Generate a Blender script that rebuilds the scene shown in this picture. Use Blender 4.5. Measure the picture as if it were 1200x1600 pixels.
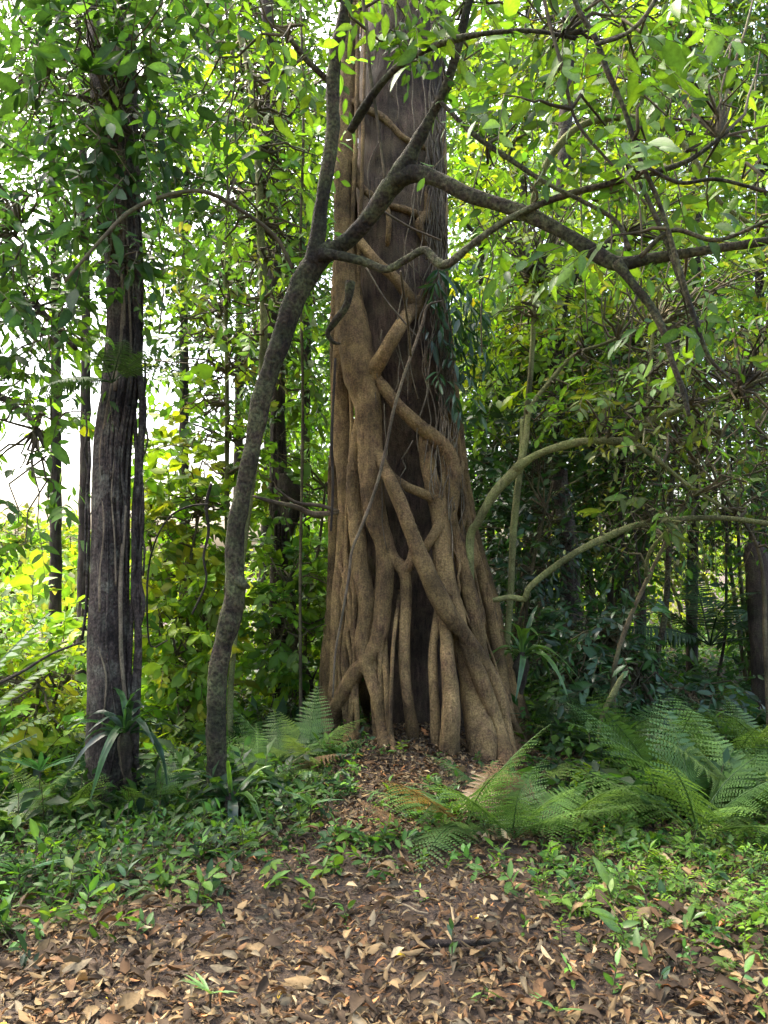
import bpy, math
import numpy as np
from mathutils import Matrix, Vector

for o in list(bpy.data.objects):
    bpy.data.objects.remove(o)
SC = bpy.context.scene
COL = SC.collection
RNG = np.random.default_rng(11)

# ------------------------------------------------------------------ camera
CAM = np.array((0.0, 0.0, 1.5)); PITCH = math.radians(4.0); FPX = 1178.0
cd = bpy.data.cameras.new('camera'); cam = bpy.data.objects.new('camera', cd); COL.objects.link(cam)
cam.location = CAM; cam.rotation_euler = (math.radians(90) + PITCH, 0, 0)
cd.sensor_fit = 'HORIZONTAL'; cd.sensor_width = 36.0; cd.lens = FPX / 1200 * 36
cd.clip_start = 0.05; cd.clip_end = 600
SC.camera = cam
SC.render.resolution_x = 768; SC.render.resolution_y = 1024

# ------------------------------------------------------------------ sky, sun, exposure
SUN_AZ = math.radians(-50); SUN_EL = math.radians(58)      # behind the trees, to the left
w = bpy.data.worlds.new('World'); SC.world = w; w.use_nodes = True
nt = w.node_tree; bgn = nt.nodes['Background']
sky = nt.nodes.new('ShaderNodeTexSky'); sky.sky_type = 'NISHITA'; sky.sun_disc = False
sky.sun_elevation = SUN_EL; sky.sun_rotation = SUN_AZ
sky.air_density = 1.0; sky.dust_density = 8.0; sky.ozone_density = 1.0
nt.links.new(sky.outputs[0], bgn.inputs[0]); bgn.inputs[1].default_value = 0.15
sd = bpy.data.lights.new('sun', 'SUN'); sun = bpy.data.objects.new('sun', sd); COL.objects.link(sun)
sd.energy = 1.5; sd.angle = math.radians(14); sd.color = (1.0, 0.95, 0.86)
sv = Vector((math.sin(SUN_AZ) * math.cos(SUN_EL), math.cos(SUN_AZ) * math.cos(SUN_EL), math.sin(SUN_EL)))
sun.rotation_euler = sv.to_track_quat('Z', 'Y').to_euler(); sun.location = (-10, 10, 30)
vs = SC.view_settings; vs.view_transform = 'Standard'; vs.look = 'None'; vs.gamma = 1.0
vs.use_curve_mapping = False; vs.exposure = 2.85
SC.cycles.max_bounces = 6; SC.cycles.diffuse_bounces = 4; SC.cycles.transmission_bounces = 4
SC.cycles.glossy_bounces = 2; SC.cycles.sample_clamp_indirect = 6.0
SC.cycles.use_denoising = True

# ------------------------------------------------------------------ pixel <-> world
cp, sp = math.cos(PITCH), math.sin(PITCH)
def at(px, py, Y):
    px = np.asarray(px, float); py = np.asarray(py, float); Y = np.asarray(Y, float)
    u = (px - 600) / FPX; v = (800 - py) / FPX
    dy = cp - v * sp; dz = sp + v * cp
    t = Y / dy
    return np.stack([u * t, np.broadcast_to(Y, t.shape), CAM[2] + dz * t], -1)
def project(P):
    d = np.asarray(P) - CAM
    f = d[..., 1] * cp + d[..., 2] * sp; up = -d[..., 1] * sp + d[..., 2] * cp
    f = np.maximum(f, 1e-3)
    return 600 + FPX * d[..., 0] / f, 800 - FPX * up / f, f
def sstep(a, b, x):
    t = np.clip((x - a) / (b - a), 0, 1); return t * t * (3 - 2 * t)
def H(x, y):
    x = np.asarray(x, float); y = np.asarray(y, float)
    z = -0.12 * sstep(3.2, 5.5, y)
    z = z + 0.27 * np.exp(-((x - 0.15) ** 2 / (2 * 0.60 ** 2) + (y - 6.2) ** 2 / (2 * 0.95 ** 2)))
    z = z - 0.10 * sstep(-1.0, -2.2, x) - 0.9 * sstep(-2.0, -7.0, x) * sstep(3.0, 7.0, y)
    z = z - 1.2 * sstep(8, 25, y) * sstep(2, -6, x)
    z = z + 0.012 * np.sin(3.1 * x + 1.7 * y) + 0.010 * np.sin(5.3 * x - 4.1 * y + 1) + 0.008 * np.sin(9.1 * y + 2.2 * x)
    return z
def ground_at(px, py):
    u = (px - 600) / FPX; v = (800 - py) / FPX
    d = np.array((u, cp - v * sp, sp + v * cp)); t = 1.0
    for _ in range(400):
        p = CAM + d * t
        if p[2] <= H(p[0], p[1]): break
        t += 0.02
    return p

# ------------------------------------------------------------------ object helpers
def thing(name, label, cat, loc=(0, 0, 0), group=None):
    o = bpy.data.objects.new(name, None); COL.objects.link(o); o.location = loc
    o.empty_display_size = 0.1
    return tag(o, label, cat, group)
def tag(o, label=None, cat=None, group=None, kind=None):
    if label: o['label'] = label
    if cat: o['category'] = cat
    if group: o['group'] = group
    if kind: o['kind'] = kind
    return o
def mk_mesh(name, V, T, mat, col=None, smooth=True):
    V = np.ascontiguousarray(V, np.float32); T = np.ascontiguousarray(T, np.int32)
    me = bpy.data.meshes.new(name)
    me.vertices.add(len(V)); me.vertices.foreach_set('co', V.ravel())
    k = T.shape[1]
    me.loops.add(T.size); me.loops.foreach_set('vertex_index', T.ravel())
    me.polygons.add(len(T)); me.polygons.foreach_set('loop_start', np.arange(0, T.size, k, dtype=np.int32))
    if smooth: me.polygons.foreach_set('use_smooth', np.ones(len(T), bool))
    if col is not None:
        a = me.color_attributes.new('tint', 'FLOAT_COLOR', 'POINT')
        c = np.ones((len(V), 4), np.float32); c[:, :3] = col
        a.data.foreach_set('color', c.ravel())
    me.update(calc_edges=True)
    if mat: me.materials.append(mat)
    return me
def obj(name, me, parent=None, M=None):
    o = bpy.data.objects.new(name, me); COL.objects.link(o)
    if parent is not None: o.parent = parent
    if M is not None: o.matrix_local = M
    return o
def part(name, V, T, mat, parent=None, col=None, smooth=True, off=None):
    V = np.asarray(V, float)
    if parent is not None:
        r = parent if parent.parent is None else parent.parent
        V = V - np.array(r.location)
    return obj(name, mk_mesh(name, V, T, mat, col, smooth), parent)
class Acc:
    def __init__(s): s.V = []; s.T = []; s.C = []; s.n = 0
    def add(s, V, T, C=None):
        s.V.append(V); s.T.append(np.asarray(T) + s.n); s.n += len(V)
        s.C.append(np.broadcast_to(np.asarray(C if C is not None else (1, 1, 1), float), (len(V), 3)))
    def get(s): return np.concatenate(s.V), np.concatenate(s.T), np.concatenate(s.C)

# ------------------------------------------------------------------ shapes
def nrm(a): return a / np.maximum(np.linalg.norm(a, axis=-1, keepdims=True), 1e-9)
def spline(C, R, step):
    C = np.asarray(C, float); R = np.asarray(R, float)
    if len(C) == 2:
        n = max(2, int(np.linalg.norm(C[1] - C[0]) / step) + 1); t = np.linspace(0, 1, n)[:, None]
        return C[0] * (1 - t) + C[1] * t, R[0] * (1 - t[:, 0]) + R[1] * t[:, 0]
    P = np.vstack([2 * C[0] - C[1], C, 2 * C[-1] - C[-2]]); out = []; rr = []
    for i in range(len(C) - 1):
        n = max(1, int(np.linalg.norm(C[i + 1] - C[i]) / step)); t = (np.arange(n) / n)[:, None]
        a, b, c, d = P[i:i + 4]
        out.append(.5 * (2 * b + (c - a) * t + (2 * a - 5 * b + 4 * c - d) * t ** 2 + (3 * b - a - 3 * c + d) * t ** 3))
        s = t[:, 0]; s = s * s * (3 - 2 * s); rr.append(R[i] * (1 - s) + R[i + 1] * s)
    return np.vstack(out + [C[-1:]]), np.concatenate(rr + [R[-1:]])
def wob(P, seed, f):
    r = np.random.default_rng(seed); s = 0
    for k in range(6):
        d = r.normal(size=3); d /= np.linalg.norm(d)
        s = s + np.sin(P @ (d * f * r.uniform(.6, 1.6)) + r.uniform(0, 6.28))
    return s / 6
def tube(C, R, sides=12, step=.04, rough=.06, seed=0, lobes=0, lobe_amp=0., freq=9.):
    P, r = spline(C, R, step); n = len(P)
    Tn = nrm(np.gradient(P, axis=0)); X = np.zeros_like(P)
    ref = np.array((1., 0, 0)) if abs(Tn[0, 0]) < .9 else np.array((0, 1., 0))
    x = ref - Tn[0] * (ref @ Tn[0])
    for i in range(n):
        x = x - Tn[i] * (x @ Tn[i]); x = x / np.linalg.norm(x); X[i] = x
    B = np.cross(Tn, X); th = np.linspace(0, 2 * np.pi, sides, endpoint=False)
    D = np.cos(th)[None, :, None] * X[:, None] + np.sin(th)[None, :, None] * B[:, None]
    Q = P[:, None] + D * r[:, None, None]
    k = 1 + rough * (wob(Q.reshape(-1, 3), seed, freq).reshape(n, sides) + .6 * wob(Q.reshape(-1, 3), seed + 5, freq * 2.7).reshape(n, sides))
    if lobes:
        k = k + lobe_amp * np.cos(lobes * th[None, :] + 2.2 * wob(P, seed + 9, 2.)[:, None])
    V = (P[:, None] + D * (r[:, None] * k)[..., None]).reshape(-1, 3)
    i = np.arange(n - 1)[:, None] * sides; j = np.arange(sides)[None]; j2 = (j + 1) % sides
    a, b, c, d = i + j, i + j2, i + sides + j2, i + sides + j
    T = np.concatenate([np.stack([a, b, c], -1).reshape(-1, 3), np.stack([a, c, d], -1).reshape(-1, 3)])
    V = np.vstack([V, P[0], P[-1]]); m = n * sides; j = np.arange(sides); j2 = (j + 1) % sides; e = (n - 1) * sides
    T = np.concatenate([T, np.stack([np.full(sides, m), j2, j], -1), np.stack([np.full(sides, m + 1), e + j, e + j2], -1)])
    return V, T, P, r
def pxtube(pts, Y, **k):
    """pts: (px, py, radius px[, depth]); Y: depth or (first, last)"""
    n = len(pts); Ys = np.linspace(Y[0], Y[1], n) if isinstance(Y, tuple) else np.full(n, float(Y))
    Ys = np.array([p[3] if len(p) > 3 else Ys[i] for i, p in enumerate(pts)])
    C = at([p[0] for p in pts], [p[1] for p in pts], Ys)
    R = np.array([p[2] for p in pts]) * Ys / FPX
    return tube(C, R, **k)
def thin_tubes(P, r, sides=3):
    """P (K,S,3), r (K,S): many thin twigs at once"""
    K, S, _ = P.shape
    Tn = nrm(np.gradient(P, axis=1)); ref = np.where(np.abs(Tn[..., 2:3]) > .9, np.array((1., 0, 0)), np.array((0, 0, 1.)))
    X = nrm(np.cross(Tn, ref)); B = np.cross(Tn, X); th = np.arange(sides) * 2 * np.pi / sides
    V = P[:, :, None] + (np.cos(th)[:, None] * X[:, :, None] + np.sin(th)[:, None] * B[:, :, None]) * r[:, :, None, None]
    base = (np.arange(K) * S * sides)[:, None, None] + (np.arange(S - 1) * sides)[None, :, None]
    j = np.arange(sides); j2 = (j + 1) % sides
    a, b, c, d = base + j, base + j2, base + sides + j2, base + sides + j
    return V.reshape(-1, 3), np.concatenate([np.stack([a, b, c], -1).reshape(-1, 3), np.stack([a, c, d], -1).reshape(-1, 3)])

def leaf_template(stations, half=.2, fold=.05, droop=.12, curl=0., peak=.9, twist=0.):
    t = np.array(stations); wv = half * np.sin(np.pi * t ** peak) ** .88
    V = [(0, 0, 0)]; rib = [1.]
    for a, ww in zip(t, wv):
        z = -droop * a * a + curl * math.sin(3 * a)
        for s in (-1, 0, 1):
            V.append((a, s * ww, z + (fold if s else 0) * (ww / half) + twist * s * ww * (a - .4))); rib.append(0. if s else 1.)
    V.append((1, 0, -droop + curl * math.sin(3.))); rib.append(.3)
    n = len(t); T = [(0, 2, 1), (0, 3, 2)]
    for i in range(n - 1):
        o = 1 + 3 * i
        for s in (0, 1):
            T += [(o + s, o + s + 1, o + s + 4), (o + s, o + s + 4, o + s + 3)]
    o = 1 + 3 * (n - 1); e = o + 3
    T += [(o, o + 1, e), (o + 1, o + 2, e)]
    return np.array(V, float), np.array(T), np.array(rib)
LV2 = [leaf_template((.22, .48, .76), h, f, d, 0, p) for h, f, d, p in ((.2, .05, .15, .85), (.175, .05, .26, .8), (.22, .04, .10, .9), (.18, .06, .34, .85))]
LV1 = [leaf_template((.33, .7), h, f, d) for h, f, d in ((.21, .06, .15), (.185, .05, .28), (.235, .05, .1))]
LV0 = [leaf_template((.45,), h, f, d) for h, f, d in ((.24, .07, .1), (.2, .06, .2))]
DEAD = [leaf_template((.14, .4, .68, .9), h, f, d, c, .95, tw) for h, f, d, c, tw in
        ((.22, .12, .15, .12, .9), (.26, -.10, -.2, .05, -.8), (.17, .16, .35, .2, .4), (.3, .06, .1, .1, -1.2), (.24, -.14, .25, -.1, .7), (.2, .2, -.3, .15, 1.3))]
DEAD0 = DEAD[:0] + [leaf_template((.3, .7), h, f, d, c, .9, tw) for h, f, d, c, tw in ((.22, .12, .15, .12, .9), (.26, -.10, -.2, .05, -.8), (.17, .16, .35, .2, .4), (.24, -.14, .25, -.1, .7))]
def scatter(tpl, P, D, N, L, C, rng=RNG, rib=.35, wid=None):
    """many leaves as one mesh; returns V, T, col"""
    D = nrm(D); N = nrm(N - D * (N * D).sum(-1, keepdims=True)); S = np.cross(N, D)
    pick = rng.integers(0, len(tpl), len(P)); acc = Acc()
    for k, (v, t, rb) in enumerate(tpl):
        m = pick == k; n = int(m.sum())
        if not n: continue
        ww = np.ones(n) if wid is None else wid[m]
        V = P[m][:, None] + L[m][:, None, None] * (v[None, :, 0:1] * D[m][:, None] + v[None, :, 1:2] * ww[:, None, None] * S[m][:, None] + v[None, :, 2:3] * N[m][:, None])
        T = t[None] + (np.arange(n) * len(v))[:, None, None]
        cc = C[m][:, None] * (1 + rib * rb[None, :, None])
        acc.add(V.reshape(-1, 3), T.reshape(-1, 3), cc.reshape(-1, 3))
    return acc.get()
def leaf_objects(parent, tpl, P, D, N, L, C, mat, name='leaf', ncol=5, rng=RNG):
    """each leaf an object of its own, sharing a few meshes"""
    D = nrm(D); N = nrm(N - D * (N * D).sum(-1, keepdims=True)); S = np.cross(N, D)
    order = np.argsort(C[:, 1]); bins = np.array_split(order, ncol); mesh = {}
    off = np.array(parent.location) if parent is not None else np.zeros(3); out = []
    for bi, ids in enumerate(bins):
        if not len(ids): continue
        cc = C[ids].mean(0)
        for i in ids:
            k = int(rng.integers(0, len(tpl)))
            if (bi, k) not in mesh:
                v, t, rb = tpl[k]; mesh[(bi, k)] = mk_mesh(name, v, t, mat, cc[None] * (1 + .35 * rb[:, None]))
            M = Matrix(np.vstack([np.column_stack([D[i] * L[i], S[i] * L[i], N[i] * L[i], P[i] - off]), (0, 0, 0, 1)]).tolist())
            out.append((obj(name, mesh[(bi, k)], parent, M), bi))
    return out

def palette(names, n, rng, jit=.22):
    A = np.array([PAL[k] for k in names]); c = A[rng.integers(0, len(A), n)]
    return np.clip(c * np.exp(rng.normal(0, jit, (n, 1))) * np.exp(rng.normal(0, .07, (n, 3))), .004, .8)
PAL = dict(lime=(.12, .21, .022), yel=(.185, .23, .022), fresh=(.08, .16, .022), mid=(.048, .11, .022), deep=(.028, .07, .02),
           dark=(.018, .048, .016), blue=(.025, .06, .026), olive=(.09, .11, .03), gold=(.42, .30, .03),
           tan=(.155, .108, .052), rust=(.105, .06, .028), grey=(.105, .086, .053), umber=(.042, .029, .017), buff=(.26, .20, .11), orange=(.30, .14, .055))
def sprays(O, A, length, m, L, cols, rng, droop=.5, ldroop=.35, flat=.5, whorl=0.):
    """leafy twigs: O (K,3) origins, A (K,3) axes -> leaf arrays and twig polylines"""
    K = len(O); A = nrm(A); t = np.linspace(.12, 1, m)[None, :, None]
    t = whorl + (1 - whorl) * t
    ln = (length * rng.uniform(.6, 1.3, K))[:, None, None]
    g = np.array((0, 0, -1.))
    P = O[:, None] + ln * (A[:, None] * t + g * droop * t ** 2)
    Tn = nrm(A[:, None] + g * 2 * droop * t)
    up = nrm(np.array((0, 0, 1.)) + rng.normal(0, .35, (K, 3)))
    S = nrm(np.cross(Tn, np.broadcast_to(up[:, None], P.shape)))
    side = np.where((np.arange(m) % 2)[None, :, None] == 0, 1., -1.)
    D = nrm(Tn * rng.uniform(.3, .9, (K, m, 1)) + S * side * rng.uniform(.5, 1.1, (K, m, 1)) + g * ldroop * rng.uniform(.2, 1.8, (K, m, 1)) + rng.normal(0, .16, (K, m, 3)))
    D[:, -1] = nrm(Tn[:, -1] + g * ldroop + rng.normal(0, .15, (K, 3)))
    N = nrm(np.cross(S, Tn) * -1 * 0 + np.array((0, 0, 1.)) * flat + up[:, None] * .45 + rng.normal(0, .55, (K, m, 3)))
    LL = L * np.exp(rng.normal(0, .2, (K, 1))) * np.exp(rng.normal(0, .2, (K, m))) * (1 - .25 * (t[..., 0] - .5) ** 2)
    C = np.repeat(palette(cols, K, rng)[:, None], m, 1) * np.exp(rng.normal(0, .13, (K, m, 1)))
    s = np.linspace(0, 1, 3)[None, :, None]
    tw = O[:, None] + ln * (A[:, None] * s + g * droop * s ** 2)
    return P.reshape(-1, 3), D.reshape(-1, 3), N.reshape(-1, 3), LL.ravel(), C.reshape(-1, 3), tw

# ------------------------------------------------------------------ materials
def new_mat(name):
    m = bpy.data.materials.new(name); m.use_nodes = True; t = m.node_tree
    return m, t, t.nodes['Principled BSDF'], t.nodes['Material Output']
def leaf_mat(name, trans=.42, rough=.38, tcol=(1.5, 1.35, .55), spec=.5):
    m, t, b, out = new_mat(name); n, l = t.nodes, t.links
    a = n.new('ShaderNodeAttribute'); a.attribute_name = 'tint'
    oi = n.new('ShaderNodeObjectInfo'); mr = n.new('ShaderNodeMapRange')
    mr.inputs['To Min'].default_value = .8; mr.inputs['To Max'].default_value = 1.2
    l.new(oi.outputs['Random'], mr.inputs['Value'])
    tc = n.new('ShaderNodeTexCoord'); nz = n.new('ShaderNodeTexNoise'); nz.inputs['Scale'].default_value = 9; nz.inputs['Detail'].default_value = 3
    l.new(tc.outputs['Object'], nz.inputs['Vector'])
    m2 = n.new('ShaderNodeMapRange'); m2.inputs['From Min'].default_value = .3; m2.inputs['From Max'].default_value = .7
    m2.inputs['To Min'].default_value = .78; m2.inputs['To Max'].default_value = 1.2; l.new(nz.outputs['Fac'], m2.inputs['Value'])
    mu = n.new('ShaderNodeMath'); mu.operation = 'MULTIPLY'; l.new(mr.outputs[0], mu.inputs[0]); l.new(m2.outputs[0], mu.inputs[1])
    vm = n.new('ShaderNodeVectorMath'); vm.operation = 'SCALE'; l.new(a.outputs['Color'], vm.inputs[0]); l.new(mu.outputs[0], vm.inputs['Scale'])
    l.new(vm.outputs[0], b.inputs['Base Color']); b.inputs['Roughness'].default_value = rough
    b.inputs['Specular IOR Level'].default_value = spec
    v2 = n.new('ShaderNodeVectorMath'); v2.operation = 'MULTIPLY'; l.new(vm.outputs[0], v2.inputs[0]); v2.inputs[1].default_value = tcol
    tr = n.new('ShaderNodeBsdfTranslucent'); l.new(v2.outputs[0], tr.inputs['Color'])
    mx = n.new('ShaderNodeMixShader'); mx.inputs[0].default_value = trans
    l.new(b.outputs[0], mx.inputs[1]); l.new(tr.outputs[0], mx.inputs[2]); l.new(mx.outputs[0], out.inputs['Surface'])
    return m
def bark_mat(name, c1, c2, c3, patch=.5, sx=30., sz=7., bump=.5, patch_scale=3., fine=140., rough=.85, soft=.1, con=.34):
    m, t, b, out = new_mat(name); n, l = t.nodes, t.links
    tc = n.new('ShaderNodeTexCoord'); mp = n.new('ShaderNodeMapping'); mp.inputs['Scale'].default_value = (sx, sx, sz)
    l.new(tc.outputs['Object'], mp.inputs['Vector'])
    n1 = n.new('ShaderNodeTexNoise'); n1.inputs['Scale'].default_value = 1; n1.inputs['Detail'].default_value = 6; n1.inputs['Roughness'].default_value = .65
    l.new(mp.outputs[0], n1.inputs['Vector'])
    r1 = n.new('ShaderNodeValToRGB'); r1.color_ramp.elements[0].position = .32; r1.color_ramp.elements[1].position = .68
    r1.color_ramp.elements[0].color = (*c1, 1); r1.color_ramp.elements[1].color = (*c2, 1); l.new(n1.outputs['Fac'], r1.inputs[0])
    n2 = n.new('ShaderNodeTexNoise'); n2.inputs['Scale'].default_value = patch_scale; n2.inputs['Detail'].default_value = 8; n2.inputs['Roughness'].default_value = .7
    l.new(tc.outputs['Object'], n2.inputs['Vector'])
    r2 = n.new('ShaderNodeMapRange'); r2.inputs['From Min'].default_value = patch - soft; r2.inputs['From Max'].default_value = patch + soft; l.new(n2.outputs['Fac'], r2.inputs['Value'])
    mx = n.new('ShaderNodeMix'); mx.data_type = 'RGBA'; l.new(r2.outputs[0], mx.inputs['Factor']); l.new(r1.outputs[0], mx.inputs['A']); mx.inputs['B'].default_value = (*c3, 1)
    n3 = n.new('ShaderNodeTexNoise'); n3.inputs['Scale'].default_value = fine; n3.inputs['Detail'].default_value = 3; l.new(tc.outputs['Object'], n3.inputs['Vector'])
    m3 = n.new('ShaderNodeMapRange'); m3.inputs['From Min'].default_value = .35; m3.inputs['From Max'].default_value = .65; m3.inputs['To Min'].default_value = 1 - con * .85; m3.inputs['To Max'].default_value = 1 + con * .6; l.new(n3.outputs['Fac'], m3.inputs['Value'])
    vm = n.new('ShaderNodeVectorMath'); vm.operation = 'SCALE'; l.new(mx.outputs['Result'], vm.inputs[0]); l.new(m3.outputs[0], vm.inputs['Scale'])
    n4 = n.new('ShaderNodeTexNoise'); n4.inputs['Scale'].default_value = 2.3; n4.inputs['Detail'].default_value = 5; l.new(tc.outputs['Object'], n4.inputs['Vector'])
    m4 = n.new('ShaderNodeMapRange'); m4.inputs['From Min'].default_value = .36; m4.inputs['From Max'].default_value = .62; m4.inputs['To Min'].default_value = .4; m4.inputs['To Max'].default_value = 1.3; l.new(n4.outputs['Fac'], m4.inputs['Value'])
    v4 = n.new('ShaderNodeVectorMath'); v4.operation = 'SCALE'; l.new(vm.outputs[0], v4.inputs[0]); l.new(m4.outputs[0], v4.inputs['Scale']); vm = v4
    l.new(vm.outputs[0], b.inputs['Base Color']); b.inputs['Roughness'].default_value = rough; b.inputs['Specular IOR Level'].default_value = .25
    ad = n.new('ShaderNodeMath'); ad.operation = 'MULTIPLY_ADD'; ad.inputs[1].default_value = .35; l.new(n3.outputs['Fac'], ad.inputs[0]); l.new(n1.outputs['Fac'], ad.inputs[2])
    bp = n.new('ShaderNodeBump'); bp.inputs['Strength'].default_value = bump; bp.inputs['Distance'].default_value = .045; l.new(ad.outputs[0], bp.inputs['Height'])
    l.new(bp.outputs[0], b.inputs['Normal'])
    return m
M_LEAF = leaf_mat('leaf_green', .46, .5, (1.55, 1.5, .42), .3); M_GLOSS = leaf_mat('leaf_glossy', .3, .36, (1.4, 1.5, .5), spec=.5)
M_FERN = leaf_mat('fern_green', .35, .45, (1.35, 1.3, .6), .35)
M_DEAD = leaf_mat('leaf_dead', .10, .8, (1.2, 1.0, .7), .15)
M_FIG = bark_mat('bark_fig', (.034, .019, .012), (.24, .14, .07), (.34, .235, .09), .53, 40, 9, 1.0, 7.0, 80, soft=.2, con=.42)
M_HOST = bark_mat('bark_host', (.022, .014, .010), (.155, .10, .068), (.14, .11, .06), .58, 34, 5, 1.0, 6, 110, soft=.16)
M_VINETREE = bark_mat('bark_vine_tree', (.02, .015, .012), (.085, .063, .05), (.13, .125, .09), .58, 26, 9, 1.0, 7, 55, soft=.1, con=.6)
M_MOSS = bark_mat('bark_mossy', (.018, .013, .009), (.085, .062, .036), (.09, .10, .04), .53, 26, 9, 1.0, 8, 50, soft=.12, con=.7)
M_PALE = bark_mat('bark_pale_green', (.075, .07, .03), (.25, .24, .10), (.16, .18, .055), .5, 22, 10, .8, 9, 90, soft=.15)
M_DARK = bark_mat('bark_dark', (.02, .015, .011), (.07, .052, .038), (.06, .06, .03), .6, 26, 5, .8, 5, 90)
M_TWIG = bark_mat('bark_twig', (.045, .035, .02), (.13, .10, .055), (.10, .10, .04), .55, 14, 14, .2, 4, 60)
M_VINE = bark_mat('bark_vine', (.07, .05, .032), (.20, .155, .10), (.14, .12, .07), .55, 18, 18, .2, 5, 80)
def ground_mat():
    m, t, b, out = new_mat('soil'); n, l = t.nodes, t.links
    tc = n.new('ShaderNodeTexCoord'); n1 = n.new('ShaderNodeTexNoise'); n1.inputs['Scale'].default_value = 55; n1.inputs['Detail'].default_value = 8
    l.new(tc.outputs['Object'], n1.inputs['Vector'])
    r = n.new('ShaderNodeValToRGB'); e = r.color_ramp.elements; e[0].position = .3; e[0].color = (.016, .011, .007, 1); e[1].position = .75; e[1].color = (.085, .056, .032, 1)
    l.new(n1.outputs['Fac'], r.inputs[0]); l.new(r.outputs[0], b.inputs['Base Color']); b.inputs['Roughness'].default_value = .95
    bp = n.new('ShaderNodeBump'); bp.inputs['Strength'].default_value = .8; bp.inputs['Distance'].default_value = .03; l.new(n1.outputs['Fac'], bp.inputs['Height']); l.new(bp.outputs[0], b.inputs['Normal'])
    return m

# ================================================================== ground
def build_ground():
    gx = np.concatenate([np.linspace(-150, -9, 24)[:-1], np.linspace(-9, 9, 150), np.linspace(9, 150, 24)[1:]])
    gy = np.concatenate([np.linspace(-60, 0, 12)[:-1], np.linspace(0, 14, 130), np.linspace(14, 220, 34)[1:]])
    X, Y = np.meshgrid(gx, gy); Z = H(X, Y); V = np.stack([X, Y, Z], -1).reshape(-1, 3)
    nx, ny = len(gx), len(gy); i = (np.arange(ny - 1)[:, None] * nx + np.arange(nx - 1)[None]).ravel()
    T = np.stack([i, i + 1, i + nx + 1, i + nx], -1)
    tag(part('ground', V, T, ground_mat()), 'bare brown forest soil under the leaf litter', kind='structure')
build_ground()

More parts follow.
